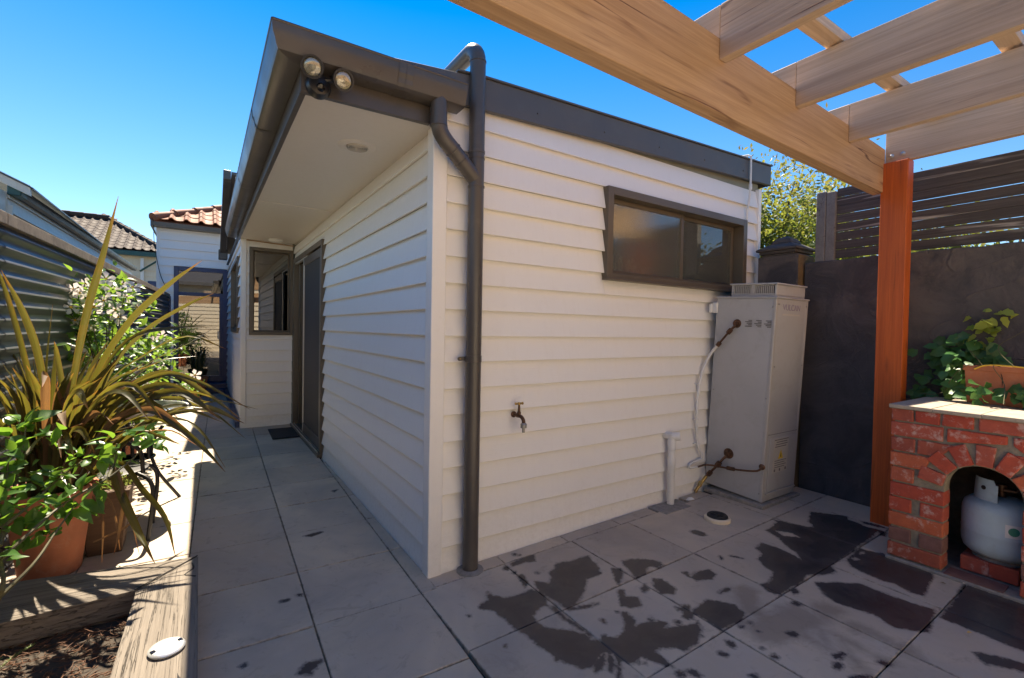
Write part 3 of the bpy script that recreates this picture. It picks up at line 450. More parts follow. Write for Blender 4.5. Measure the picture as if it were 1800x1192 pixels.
DATA = json.loads(r'''{"wet":[[[0.179,-0.295],[0.186,-0.336],[0.235,-0.385],[0.288,-0.403],[0.375,-0.397],[0.409,-0.455],[0.381,-0.493],[0.377,-0.583],[0.347,-0.537],[0.289,-0.55],[0.252,-0.569],[0.241,-0.615],[0.261,-0.68],[0.308,-0.727],[0.349,-0.771],[0.365,-0.814],[0.352,-0.837],[0.391,-0.862],[0.423,-0.842],[0.466,-0.892],[0.528,-0.873],[0.567,-0.832],[0.61,-0.77],[0.632,-0.784],[0.616,-0.84],[0.574,-0.882],[0.652,-0.888],[0.701,-0.909],[0.716,-0.942],[0.672,-0.947],[0.689,-0.963],[0.814,-1.007],[0.845,-1.004],[0.802,-1.055],[0.72,-1.086],[0.634,-1.089],[0.615,-1.056],[0.555,-1.021],[0.529,-1.029],[0.52,-1.097],[0.516,-1.126],[0.494,-1.085],[0.461,-1.017],[0.41,-1.02],[0.367,-0.987],[0.382,-0.95],[0.356,-0.914],[0.3,-0.933],[0.261,-0.952],[0.222,-0.94],[0.19,-0.87],[0.173,-0.821],[0.165,-0.758],[0.157,-0.671],[0.143,-0.618],[0.139,-0.547],[0.132,-0.439],[0.086,-0.39],[0.099,-0.366],[0.152,-0.354]],[[0.355,-0.569],[0.377,-0.583],[0.373,-0.667],[0.383,-0.732],[0.389,-0.814],[0.373,-0.814],[0.366,-0.733],[0.358,-0.657]],[[0.42,-0.612],[0.49,-0.639],[0.578,-0.658],[0.576,-0.67],[0.49,-0.658],[0.415,-0.628]],[[0.428,-0.348],[0.477,-0.412],[0.535,-0.356],[0.543,-0.328],[0.637,-0.27],[0.727,-0.293],[0.835,-0.299],[0.825,-0.321],[0.801,-0.414],[0.763,-0.475],[0.715,-0.484],[0.665,-0.475],[0.618,-0.521],[0.555,-0.567],[0.5,-0.599],[0.42,-0.612],[0.417,-0.544],[0.4,-0.478],[0.402,-0.407]],[[0.426,-0.129],[0.512,-0.113],[0.588,-0.115],[0.551,-0.185],[0.505,-0.164],[0.416,-0.158]],[[0.948,-0.458],[1.012,-0.46],[1.074,-0.506],[1.114,-0.578],[1.103,-0.607],[1.06,-0.604],[1.046,-0.578],[1.01,-0.571],[0.959,-0.605],[0.891,-0.609],[0.915,-0.559],[0.922,-0.513]],[[0.851,-0.474],[0.886,-0.506],[0.861,-0.54],[0.765,-0.603],[0.791,-0.559]],[[0.728,-0.639],[0.745,-0.65],[0.707,-0.696],[0.767,-0.729],[0.722,-0.786],[0.673,-0.78],[0.646,-0.736]],[[0.953,-0.666],[0.989,-0.69],[0.974,-0.787],[0.928,-0.814],[0.887,-0.773],[0.897,-0.721]],[[0.834,-0.687],[0.881,-0.673],[0.87,-0.718],[0.817,-0.72]],[[0.369,-0.932],[0.359,-0.973],[0.301,-1.022],[0.293,-1.008]],[[0.362,-0.992],[0.371,-0.998],[0.308,-1.052],[0.299,-1.046]],[[0.299,-0.942],[0.355,-0.923],[0.302,-0.97],[0.254,-0.982]],[[0.38,-0.253],[0.412,-0.258],[0.383,-0.35],[0.357,-0.362],[0.376,-0.298]],[[0.848,-0.876],[0.861,-0.905],[0.906,-0.909],[0.871,-0.949],[0.839,-0.989],[0.821,-0.964],[0.848,-0.922],[0.836,-0.901]],[[1.131,-0.711],[1.155,-0.719],[1.138,-0.757],[1.198,-0.748],[1.273,-0.772],[1.262,-0.815],[1.205,-0.834],[1.127,-0.798],[1.12,-0.753]],[[0.877,-0.953],[1.012,-0.933],[1.057,-0.976],[1.086,-1.028],[1.068,-1.086],[1.019,-1.108],[0.875,-1.093],[0.878,-1.038],[0.884,-0.97]],[[1.807,-0.764],[1.821,-0.847],[1.813,-0.922],[1.79,-0.992],[1.852,-0.948],[1.893,-0.874],[1.964,-0.781],[2.007,-0.681],[2.078,-0.679],[2.194,-0.655],[2.208,-0.611],[2.271,-0.809],[2.301,-0.828],[2.37,-0.772],[2.551,-0.699],[2.679,-0.87],[2.622,-0.9],[2.593,-0.998],[2.597,-1.087],[2.59,-1.118],[2.521,-1.141],[2.515,-1.115],[2.57,-1.081],[2.26,-1.098],[1.85,-1.113],[1.811,-1.156],[1.708,-1.12],[1.64,-1.083],[1.565,-1.105],[1.351,-1.096],[1.33,-1.053],[1.362,-1.001],[1.41,-1.017],[1.542,-0.976],[1.55,-0.913],[1.598,-0.855],[1.681,-0.834],[1.711,-0.784]],[[2.011,-1.13],[2.22,-1.113],[2.221,-1.154],[2.254,-1.216],[2.227,-1.346],[2.221,-1.445],[1.915,-1.485],[1.903,-1.442],[1.93,-1.37],[1.916,-1.323],[1.92,-1.261],[1.944,-1.176]],[[1.61,-1.15],[1.692,-1.204],[1.782,-1.28],[1.789,-1.475],[1.817,-1.552],[1.595,-1.593],[1.511,-1.503],[1.544,-1.421],[1.505,-1.28],[1.53,-1.228]],[[2.212,-1.568],[2.216,-1.772],[2.241,-1.866],[1.764,-1.93],[1.764,-1.846],[1.765,-1.755],[1.769,-1.594]],[[1.584,-1.737],[1.622,-1.783],[1.673,-1.886],[1.621,-1.894],[1.541,-1.782]],[[2.671,-0.946],[2.678,-0.991],[2.688,-1.041],[2.677,-1.104],[2.643,-1.057],[2.63,-0.985]]],"dry":[[[2.051,-0.711],[2.098,-0.79],[2.081,-0.859],[2.015,-0.781]],[[2.168,-1.128],[2.197,-1.148],[2.163,-1.164],[2.133,-1.145]],[[2.042,-1.131],[2.082,-1.143],[2.066,-1.176],[2.025,-1.158]],[[0.381,-0.493],[0.411,-0.54],[0.425,-0.576],[0.382,-0.587],[0.359,-0.532]]],"dots":[[[0.384,-0.166],[0.374,-0.174],[0.364,-0.172],[0.358,-0.163],[0.359,-0.151],[0.366,-0.14],[0.377,-0.137],[0.386,-0.142],[0.388,-0.154]],[[0.495,-0.292],[0.491,-0.295],[0.486,-0.295],[0.483,-0.292],[0.483,-0.287],[0.486,-0.282],[0.491,-0.28],[0.496,-0.282],[0.497,-0.287]],[[0.399,-0.224],[0.392,-0.229],[0.385,-0.23],[0.38,-0.224],[0.38,-0.216],[0.384,-0.209],[0.392,-0.206],[0.398,-0.209],[0.401,-0.216]],[[0.498,-0.788],[0.49,-0.788],[0.486,-0.781],[0.487,-0.771],[0.493,-0.761],[0.501,-0.757],[0.508,-0.761],[0.509,-0.771],[0.506,-0.781]],[[0.605,-0.766],[0.6,-0.768],[0.593,-0.767],[0.589,-0.763],[0.588,-0.758],[0.591,-0.754],[0.598,-0.754],[0.604,-0.757],[0.607,-0.762]],[[0.684,-0.886],[0.679,-0.888],[0.673,-0.887],[0.67,-0.883],[0.67,-0.879],[0.673,-0.876],[0.679,-0.875],[0.684,-0.878],[0.686,-0.882]],[[0.184,-0.847],[0.178,-0.85],[0.173,-0.85],[0.169,-0.847],[0.169,-0.841],[0.173,-0.836],[0.179,-0.834],[0.184,-0.836],[0.186,-0.841]],[[0.52,-1.184],[0.508,-1.184],[0.499,-1.176],[0.496,-1.163],[0.501,-1.152],[0.512,-1.148],[0.523,-1.152],[0.53,-1.163],[0.528,-1.176]],[[0.558,-1.187],[0.551,-1.187],[0.544,-1.181],[0.54,-1.172],[0.541,-1.165],[0.547,-1.162],[0.555,-1.165],[0.561,-1.173],[0.562,-1.182]],[[0.777,-0.971],[0.768,-0.974],[0.757,-0.971],[0.75,-0.965],[0.749,-0.957],[0.756,-0.952],[0.767,-0.952],[0.777,-0.957],[0.781,-0.964]],[[0.506,-0.061],[0.501,-0.065],[0.494,-0.064],[0.489,-0.06],[0.489,-0.053],[0.492,-0.048],[0.499,-0.046],[0.505,-0.048],[0.508,-0.054]],[[0.523,-0.082],[0.519,-0.085],[0.513,-0.085],[0.51,-0.081],[0.509,-0.076],[0.512,-0.071],[0.517,-0.07],[0.522,-0.072],[0.525,-0.077]],[[0.02,-0.415],[0.018,-0.417],[0.014,-0.417],[0.011,-0.414],[0.01,-0.41],[0.012,-0.407],[0.015,-0.406],[0.019,-0.408],[0.021,-0.411]],[[0.048,-0.672],[0.046,-0.675],[0.043,-0.675],[0.042,-0.673],[0.042,-0.67],[0.044,-0.667],[0.046,-0.666],[0.049,-0.667],[0.049,-0.669]],[[0.448,-1.054],[0.445,-1.056],[0.442,-1.055],[0.44,-1.053],[0.44,-1.051],[0.443,-1.049],[0.446,-1.048],[0.449,-1.049],[0.45,-1.052]],[[0.433,-1.038],[0.431,-1.04],[0.428,-1.04],[0.426,-1.038],[0.427,-1.036],[0.429,-1.034],[0.432,-1.033],[0.435,-1.034],[0.435,-1.036]],[[1.628,-0.514],[1.605,-0.514],[1.586,-0.494],[1.578,-0.462],[1.586,-0.434],[1.607,-0.422],[1.63,-0.433],[1.644,-0.461],[1.643,-0.493]],[[0.821,-1.191],[0.812,-1.189],[0.808,-1.18],[0.811,-1.168],[0.819,-1.159],[0.829,-1.156],[0.836,-1.162],[0.837,-1.173],[0.831,-1.185]],[[0.752,-1.203],[0.744,-1.202],[0.735,-1.195],[0.728,-1.185],[0.728,-1.177],[0.734,-1.174],[0.743,-1.178],[0.752,-1.187],[0.756,-1.197]],[[0.905,-1.323],[0.895,-1.323],[0.888,-1.318],[0.885,-1.31],[0.889,-1.302],[0.898,-1.299],[0.907,-1.302],[0.912,-1.31],[0.911,-1.318]],[[1.109,-1.296],[1.096,-1.296],[1.083,-1.288],[1.075,-1.276],[1.076,-1.266],[1.085,-1.262],[1.099,-1.266],[1.111,-1.277],[1.114,-1.289]],[[1.347,-1.202],[1.335,-1.201],[1.326,-1.193],[1.323,-1.18],[1.329,-1.17],[1.34,-1.166],[1.352,-1.171],[1.358,-1.182],[1.356,-1.195]],[[1.122,-1.455],[1.108,-1.458],[1.094,-1.455],[1.088,-1.448],[1.091,-1.441],[1.103,-1.436],[1.118,-1.436],[1.129,-1.441],[1.13,-1.448]],[[1.147,-1.459],[1.137,-1.461],[1.127,-1.458],[1.122,-1.453],[1.123,-1.448],[1.131,-1.445],[1.142,-1.445],[1.15,-1.449],[1.152,-1.455]],[[1.061,-1.483],[1.045,-1.485],[1.032,-1.48],[1.029,-1.472],[1.036,-1.464],[1.051,-1.459],[1.066,-1.461],[1.075,-1.468],[1.072,-1.477]],[[1.225,-1.581],[1.215,-1.579],[1.206,-1.571],[1.202,-1.561],[1.204,-1.553],[1.212,-1.551],[1.222,-1.556],[1.229,-1.566],[1.231,-1.576]],[[0.567,-1.21],[0.556,-1.209],[0.544,-1.197],[0.538,-1.181],[0.541,-1.167],[0.551,-1.163],[0.564,-1.17],[0.573,-1.185],[0.574,-1.201]],[[0.74,-1.333],[0.731,-1.333],[0.724,-1.327],[0.72,-1.318],[0.723,-1.311],[0.731,-1.308],[0.739,-1.311],[0.745,-1.319],[0.745,-1.328]],[[1.2,-0.936],[1.184,-0.94],[1.157,-0.942],[1.131,-0.938],[1.119,-0.932],[1.124,-0.927],[1.147,-0.923],[1.175,-0.924],[1.196,-0.929]],[[1.435,-1.144],[1.418,-1.144],[1.411,-1.135],[1.416,-1.122],[1.431,-1.11],[1.45,-1.105],[1.464,-1.109],[1.465,-1.121],[1.453,-1.135]],[[1.032,-1.148],[1.026,-1.15],[1.019,-1.148],[1.015,-1.145],[1.015,-1.14],[1.02,-1.137],[1.027,-1.137],[1.034,-1.14],[1.035,-1.145]],[[0.969,-1.138],[0.965,-1.139],[0.96,-1.138],[0.957,-1.135],[0.957,-1.132],[0.96,-1.13],[0.965,-1.131],[0.969,-1.133],[0.971,-1.136]],[[1.002,-1.196],[0.998,-1.197],[0.994,-1.196],[0.991,-1.193],[0.992,-1.191],[0.995,-1.189],[0.999,-1.189],[1.003,-1.191],[1.004,-1.193]],[[0.879,-0.933],[0.864,-0.935],[0.855,-0.928],[0.857,-0.915],[0.869,-0.902],[0.885,-0.896],[0.898,-0.899],[0.901,-0.91],[0.893,-0.923]],[[0.853,-0.97],[0.833,-0.976],[0.817,-0.972],[0.812,-0.959],[0.821,-0.944],[0.839,-0.933],[0.859,-0.932],[0.87,-0.941],[0.868,-0.956]],[[1.098,-1.575],[1.082,-1.572],[1.055,-1.558],[1.03,-1.54],[1.019,-1.527],[1.027,-1.524],[1.05,-1.533],[1.077,-1.55],[1.096,-1.567]],[[0.914,-1.263],[0.91,-1.263],[0.906,-1.261],[0.905,-1.257],[0.907,-1.254],[0.911,-1.252],[0.915,-1.253],[0.917,-1.257],[0.917,-1.26]],[[0.775,-1.081],[0.77,-1.083],[0.765,-1.082],[0.763,-1.08],[0.764,-1.076],[0.768,-1.073],[0.773,-1.072],[0.777,-1.074],[0.778,-1.077]],[[1.538,-0.805],[1.529,-0.801],[1.516,-0.784],[1.505,-0.763],[1.502,-0.748],[1.507,-0.745],[1.519,-0.756],[1.531,-0.776],[1.539,-0.796]],[[1.43,-0.746],[1.428,-0.743],[1.433,-0.735],[1.442,-0.725],[1.451,-0.719],[1.455,-0.718],[1.453,-0.724],[1.446,-0.734],[1.437,-0.742]]],"brown":[[1.238,-1.328,1.151,-1.392,0.02],[1.24,-1.362,1.248,-1.451,0.016],[1.248,-1.451,1.228,-1.511,0.014],[1.228,-1.511,1.241,-1.58,0.014],[1.239,-1.404,1.177,-1.459,0.012],[1.177,-1.459,1.117,-1.519,0.014],[1.239,-0.978,1.125,-1.093,0.05],[1.123,-1.322,1.13,-1.408,0.02],[1.375,-1.414,1.383,-1.595,0.04],[1.031,-1.207,1.246,-1.247,0.09],[1.418,-1.287,1.346,-1.289,0.05]],"specks":[[[-0.471,0.847],[-0.365,0.863],[-0.363,0.837],[-0.436,0.815]],[[-0.698,-0.386],[-0.658,-0.338],[-0.605,-0.356],[-0.633,-0.391],[-0.655,-0.42]],[[-0.685,0.158],[-0.656,0.163],[-0.654,0.145],[-0.684,0.146]],[[-0.612,0.182],[-0.59,0.174],[-0.598,0.155]],[[-0.868,-0.23],[-0.855,-0.221],[-0.853,-0.239],[-0.865,-0.243]],[[-0.126,2.683],[-0.163,2.854],[-0.135,2.89]],[[-0.141,1.597],[-0.093,1.613],[-0.134,1.549]]],"phorm":[[0.075,[[-1.624,1.084,0.512],[-1.579,1.084,0.929],[-1.523,1.085,1.321],[-1.453,1.081,1.66],[-1.387,1.083,1.993]]],[0.075,[[-1.64,1.056,0.522],[-1.662,1.029,0.853],[-1.686,0.979,1.146],[-1.728,0.927,1.355],[-1.783,0.874,1.536]]],[0.06,[[-1.69,1.143,0.506],[-1.712,1.095,0.817],[-1.747,1.025,1.144],[-1.789,0.942,1.448],[-1.811,0.83,1.62]]],[0.075,[[-1.581,1.028,0.52],[-1.518,1.056,0.898],[-1.366,1.051,1.263],[-1.178,1.034,1.506],[-1.005,1.036,1.674]]],[0.05,[[-1.553,0.997,0.554],[-1.433,1.017,0.989],[-1.281,1.053,1.248],[-1.073,1.072,1.416],[-0.946,1.159,1.491]]],[0.07,[[-1.568,1.084,0.534],[-1.488,1.079,0.924],[-1.342,1.048,1.201],[-1.149,0.991,1.273],[-0.937,0.927,1.286]]],[0.07,[[-1.546,1.018,0.547],[-1.446,1.03,0.927],[-1.252,1.008,1.133],[-1.071,1.01,1.228],[-0.881,1.014,1.155]]],[0.07,[[-1.539,0.979,0.556],[-1.409,0.921,0.909],[-1.239,0.843,1.087],[-1.065,0.765,1.194],[-0.936,0.72,1.291]]],[0.05,[[-1.547,1.088,0.529],[-1.414,1.152,0.847],[-1.244,1.255,1.059],[-1.034,1.363,1.097]]],[0.045,[[-1.547,1.088,0.529],[-1.401,1.042,0.83],[-1.252,1.01,0.95],[-1.099,0.987,1.087]]],[0.06,[[-1.528,0.978,0.555],[-1.4,0.939,0.846],[-1.192,0.865,1.024],[-1.014,0.815,0.984],[-0.775,0.729,0.829]]],[0.07,[[-1.529,0.984,0.553],[-1.392,0.97,0.871],[-1.184,0.939,1.032],[-0.988,0.925,0.913],[-0.807,0.933,0.742]]],[0.06,[[-1.505,0.971,0.553],[-1.358,0.881,0.837],[-1.161,0.754,0.944],[-1.038,0.672,0.902],[-0.951,0.614,0.83]]],[0.07,[[-1.539,1.045,0.539],[-1.399,0.939,0.876],[-1.272,0.824,0.927],[-1.134,0.693,0.81],[-1.0,0.56,0.685],[-0.902,0.448,0.57]]],[0.045,[[-1.536,1.092,0.527],[-1.37,0.98,0.807],[-1.14,0.815,0.799],[-1.013,0.713,0.744],[-0.897,0.614,0.549]]],[0.05,[[-1.504,0.963,0.555],[-1.343,0.95,0.855],[-1.12,0.931,0.888],[-0.946,0.963,0.846]]],[0.09,[[-1.52,1.066,0.501],[-1.409,0.927,0.655],[-1.358,0.789,0.491],[-1.262,0.604,0.307],[-1.176,0.414,0.194]]],[0.06,[[-1.507,1.053,0.502],[-1.376,0.939,0.573],[-1.259,0.815,0.438],[-1.156,0.695,0.309],[-1.109,0.604,0.135]]],[0.035,[[-1.505,0.969,0.524],[-1.413,0.871,0.624],[-1.332,0.757,0.468],[-1.335,0.687,0.293],[-1.348,0.619,0.198]]],[0.06,[[-1.731,1.136,0.514],[-1.767,1.108,0.776],[-1.792,1.044,0.946],[-1.844,0.983,1.052]]],[0.05,[[-1.72,1.181,0.501],[-1.774,1.254,0.889],[-1.874,1.367,1.129],[-1.967,1.48,1.225]]],[0.03,[[-1.671,1.159,0.499],[-1.708,1.276,0.788],[-1.743,1.431,1.059],[-1.748,1.59,1.408]]],[0.06,[[-1.603,1.033,0.522],[-1.591,1.004,0.851],[-1.615,0.984,1.116],[-1.616,0.938,1.204]]],[0.06,[[-1.734,1.101,0.524],[-1.788,1.112,0.734],[-1.837,1.107,0.912],[-1.905,1.103,0.945]]],[0.06,[[-1.593,1.033,0.52],[-1.555,1.072,0.777],[-1.507,1.131,1.043],[-1.444,1.191,1.196]]],[0.05,[[-1.588,1.13,0.494],[-1.525,1.095,0.771],[-1.436,1.043,1.017],[-1.385,1.011,1.079]]],[0.06,[[-1.691,1.2,0.491],[-1.737,1.267,0.792],[-1.814,1.365,1.034],[-1.889,1.466,1.188]]],[0.045,[[-1.587,1.061,0.512],[-1.558,0.961,0.739],[-1.58,0.854,0.929],[-1.566,0.7,1.014]]],[0.06,[[-1.548,1.028,0.515],[-1.492,1.111,0.703],[-1.48,1.275,0.899],[-1.365,1.398,1.017]]],[0.05,[[-1.744,1.192,0.501],[-1.809,1.154,0.698],[-1.856,1.061,0.821],[-1.876,0.929,0.858]]],[0.05,[[-1.647,1.146,0.499],[-1.681,1.232,0.761],[-1.754,1.368,0.936],[-1.797,1.497,1.056]]],[0.05,[[-1.528,1.044,0.508],[-1.42,0.921,0.746],[-1.3,0.761,0.865],[-1.197,0.598,0.965]]],[0.035,[[-1.515,1.032,0.509],[-1.394,0.987,0.716],[-1.271,0.952,0.787],[-1.145,0.918,0.75],[-1.067,0.921,0.662]]],[0.04,[[-1.646,1.141,0.5],[-1.603,1.032,0.73],[-1.582,0.897,0.923],[-1.528,0.713,0.837]]]],"hyd":[[-1.595,0.398,0.886,0.085],[-1.572,0.442,0.899,0.09],[-1.607,0.344,0.829,0.07],[-1.532,0.355,0.857,0.09],[-1.644,0.43,0.896,0.07],[-1.493,0.33,0.842,0.08],[-1.631,0.301,0.873,0.07],[-1.475,0.435,0.739,0.06],[-1.434,0.408,0.747,0.06],[-1.404,0.447,0.721,0.05],[-1.414,0.394,0.699,0.05],[-1.366,0.425,0.797,0.07],[-1.35,0.472,0.734,0.07],[-1.318,0.452,0.747,0.06],[-1.282,0.489,0.787,0.06],[-1.239,0.461,0.814,0.06],[-1.202,0.436,0.781,0.06],[-1.169,0.355,0.784,0.05],[-1.212,0.382,0.75,0.06],[-1.244,0.403,0.762,0.05],[-1.152,0.403,0.764,0.05],[-1.2,0.495,0.817,0.055],[-1.328,0.457,0.684,0.05],[-1.297,0.437,0.71,0.05],[-1.362,0.419,0.685,0.06],[-1.551,0.304,0.707,0.06],[-1.563,0.252,0.69,0.07],[-1.518,0.342,0.687,0.07],[-1.47,0.31,0.681,0.06],[-1.498,0.329,0.658,0.06],[-1.462,0.366,0.689,0.05],[-1.408,0.269,0.653,0.065],[-1.434,0.226,0.624,0.075],[-1.479,0.316,0.646,0.05],[-1.383,0.311,0.603,0.08],[-1.382,0.25,0.556,0.09],[-1.353,0.292,0.585,0.06],[-1.411,0.268,0.533,0.06],[-1.428,0.221,0.575,0.06],[-1.441,0.229,0.541,0.06],[-1.485,0.259,0.607,0.05],[-1.508,0.215,0.636,0.06],[-1.52,0.163,0.633,0.06],[-1.556,0.187,0.653,0.07],[-1.582,0.205,0.674,0.08],[-1.609,0.223,0.716,0.08],[-1.583,0.144,0.65,0.07],[-1.564,0.191,0.6,0.06],[-1.529,0.167,0.58,0.06],[-1.489,0.2,0.538,0.07],[-1.499,0.207,0.571,0.06],[-1.523,0.162,0.527,0.08],[-1.502,0.184,0.503,0.06],[-1.53,0.107,0.497,0.07],[-1.556,0.125,0.558,0.06],[-1.573,0.078,0.609,0.06],[-1.582,0.082,0.559,0.06],[-1.556,0.064,0.51,0.07],[-1.563,0.009,0.504,0.06],[-1.581,0.266,0.755,0.06],[-1.609,0.225,0.779,0.07],[-1.602,0.257,0.803,0.06],[-1.502,0.147,0.485,0.05],[-1.582,0.085,0.689,0.06],[-1.462,0.181,0.506,0.05]],"hydstem":[[[-1.553,-0.061,0.388],[-1.489,0.019,0.451],[-1.458,0.119,0.507],[-1.419,0.215,0.575]],[[-1.572,0.014,0.484],[-1.505,0.091,0.549],[-1.438,0.228,0.597],[-1.332,0.339,0.64],[-1.243,0.402,0.711],[-1.195,0.432,0.789]],[[-1.572,0.015,0.533],[-1.591,0.209,0.631],[-1.589,0.331,0.796],[-1.595,0.397,0.874]],[[-1.59,0.088,0.569],[-1.538,0.174,0.611],[-1.489,0.322,0.658],[-1.424,0.401,0.711]],[[-1.607,0.1,0.629],[-1.599,0.18,0.705],[-1.611,0.262,0.792]],[[-1.573,0.297,0.779],[-1.547,0.365,0.829],[-1.504,0.361,0.849]],[[-1.332,0.339,0.64],[-1.318,0.451,0.709],[-1.318,0.452,0.76]]],"flow":[[-1.952,2.434,1.488],[-1.887,2.328,1.539],[-1.988,2.531,1.386],[-1.915,2.367,1.316],[-1.825,2.267,1.406],[-1.806,2.415,1.411],[-1.88,2.71,1.359],[-1.668,2.52,1.604],[-1.639,2.481,1.472],[-1.528,2.146,1.394],[-1.533,2.3,1.346],[-1.591,2.219,1.62],[-1.423,2.058,1.559],[-2.073,2.449,1.421],[-1.959,2.42,1.151],[-1.974,2.772,1.215],[-1.761,2.586,1.242],[-1.715,2.546,1.278],[-1.495,2.404,1.502],[-1.544,2.147,1.536],[-1.753,2.339,1.515],[-1.979,2.641,1.604],[-1.935,2.654,1.261],[-2.058,2.794,1.258],[-1.526,2.465,1.601],[-1.648,2.161,1.41],[-1.42,2.26,1.422],[-1.801,2.536,1.156],[-1.893,2.514,1.071],[-1.944,2.392,1.099],[-1.749,2.41,1.308],[-1.384,3.211,1.136],[-1.372,3.912,1.175],[-1.284,3.795,1.107],[-1.341,3.56,0.842],[-1.063,3.169,0.81],[-1.134,3.722,0.642],[-1.213,3.492,0.649],[-1.532,3.959,0.577],[-1.505,3.915,0.688],[-1.307,3.511,1.138]],"ivy":[[3.127,-1.278,1.205],[3.076,-1.253,1.209],[3.217,-1.371,1.176],[2.839,-1.454,0.968],[3.339,-1.289,1.087],[3.359,-1.504,1.223],[2.994,-1.297,1.229],[2.84,-1.426,1.044],[3.181,-1.271,1.152],[3.218,-1.324,1.187],[3.096,-1.346,1.175],[3.13,-1.182,1.043],[3.032,-1.252,1.182],[2.902,-1.451,0.842],[3.481,-1.41,1.189],[3.394,-1.435,1.266],[2.978,-1.205,0.918],[3.2,-1.277,1.199],[3.177,-1.358,1.133],[3.082,-1.271,1.212],[2.977,-1.303,1.116],[3.351,-1.326,1.159],[3.36,-1.344,1.299],[2.92,-1.472,1.004],[3.33,-1.52,1.175],[3.147,-1.307,1.202],[3.056,-1.284,1.089],[3.17,-1.267,0.911],[3.161,-1.192,1.197],[3.165,-1.564,1.02],[3.077,-1.389,1.143],[3.028,-1.326,1.153],[2.939,-1.286,1.167],[3.182,-1.213,1.189],[3.083,-1.303,1.112],[3.608,-1.458,1.163],[3.211,-1.392,1.177],[3.3,-1.504,1.19],[3.492,-1.515,1.23],[3.452,-1.359,1.198],[2.98,-1.557,0.984],[3.067,-1.505,0.923],[3.267,-1.277,1.132],[3.532,-1.486,1.083],[3.117,-1.423,1.208],[3.229,-1.299,1.183],[3.101,-1.134,0.87],[2.849,-1.194,0.961],[3.253,-1.269,1.273],[3.447,-1.408,1.276],[3.434,-1.418,1.118],[3.224,-1.266,1.241],[3.374,-1.482,1.149],[2.853,-1.226,0.969],[3.567,-1.486,1.207],[3.367,-1.493,1.126],[2.928,-1.304,1.182],[3.105,-1.152,0.912],[3.351,-1.511,1.186],[3.185,-1.301,1.226],[3.186,-1.374,1.12],[3.452,-1.384,1.107],[3.47,-1.506,1.265],[3.137,-1.39,1.199],[3.489,-1.46,1.169],[3.169,-1.313,1.117],[3.023,-1.3,1.047],[3.399,-1.465,1.223],[3.146,-1.271,1.077],[3.025,-1.168,1.05],[3.357,-1.378,1.32],[3.066,-1.597,0.965],[3.082,-1.373,1.182],[2.994,-1.279,1.229],[3.227,-1.459,1.178],[2.856,-1.222,1.016],[3.103,-1.597,0.956],[3.616,-1.514,1.069],[3.137,-1.386,1.245],[3.203,-1.482,1.207],[3.13,-1.256,1.112],[3.266,-1.235,1.195],[3.026,-1.61,0.955],[2.859,-1.484,0.956],[3.332,-1.529,1.187],[3.06,-1.513,1.005],[2.931,-1.288,1.216],[2.83,-1.225,0.913],[2.955,-1.415,1.013],[3.121,-1.352,1.308],[3.194,-1.41,1.237],[3.057,-1.3,1.162],[3.315,-1.476,1.19],[3.041,-1.307,1.216],[3.396,-1.452,1.155],[3.384,-1.367,1.246],[3.395,-1.374,1.284],[3.407,-1.381,1.311],[3.389,-1.369,1.295],[3.413,-1.385,1.289],[3.422,-1.389,1.375],[3.434,-1.399,1.288],[3.454,-1.41,1.364],[3.461,-1.416,1.33],[3.489,-1.433,1.347],[3.513,-1.449,1.344],[3.505,-1.444,1.355],[3.538,-1.466,1.356],[3.542,-1.467,1.411],[3.538,-1.465,1.379],[3.548,-1.472,1.38],[3.571,-1.486,1.392],[3.572,-1.488,1.364],[3.602,-1.506,1.436],[3.599,-1.505,1.38],[3.605,-1.508,1.429],[3.634,-1.526,1.458],[3.494,-1.436,1.385],[3.572,-1.488,1.336],[3.593,-1.501,1.396],[3.597,-1.504,1.368],[3.564,-1.482,1.394],[3.541,-1.467,1.359],[3.499,-1.438,1.429],[3.553,-1.473,1.474],[3.531,-1.457,1.503],[3.519,-1.453,1.365],[3.582,-1.494,1.4],[3.541,-1.465,1.472],[3.647,-1.537,1.371],[3.609,-1.51,1.445]]}''')
def sdf_poly(P, poly):
    poly = np.array(poly); n = len(poly); d = np.full(len(P), 1e9); inside = np.zeros(len(P), bool)
    for i in range(n):
        a = poly[i]; b = poly[(i+1) % n]; ab = b-a; L = max(1e-9, ab @ ab)
        t = np.clip(((P-a) @ ab)/L, 0, 1); d = np.minimum(d, np.hypot(*(P-(a+t[:, None]*ab)).T))
        c = (a[1] > P[:, 1]) != (b[1] > P[:, 1])
        with np.errstate(divide='ignore', invalid='ignore'):
            xx = (b[0]-a[0])*(P[:, 1]-a[1])/(b[1]-a[1])+a[0]
        inside ^= c & (P[:, 0] < xx)
    return np.where(inside, -d, d)
def wet_field(P):
    d = np.full(len(P), .5)
    for q in DATA['wet']+DATA['dots']+DATA['specks']: d = np.minimum(d, sdf_poly(P, q))
    for q in DATA['dry']: d = np.maximum(d, -sdf_poly(P, q))
    return d
def brown_field(P):
    d = np.full(len(P), .5)
    for ax, ay, bx, by, r in DATA['brown']:
        a = np.array((ax, ay)); ab = np.array((bx-ax, by-ay)); t = np.clip(((P-a) @ ab)/(ab @ ab), 0, 1)
        d = np.minimum(d, np.hypot(*(P-(a+t[:, None]*ab)).T)-r)
    return d
prng = random.Random(3)
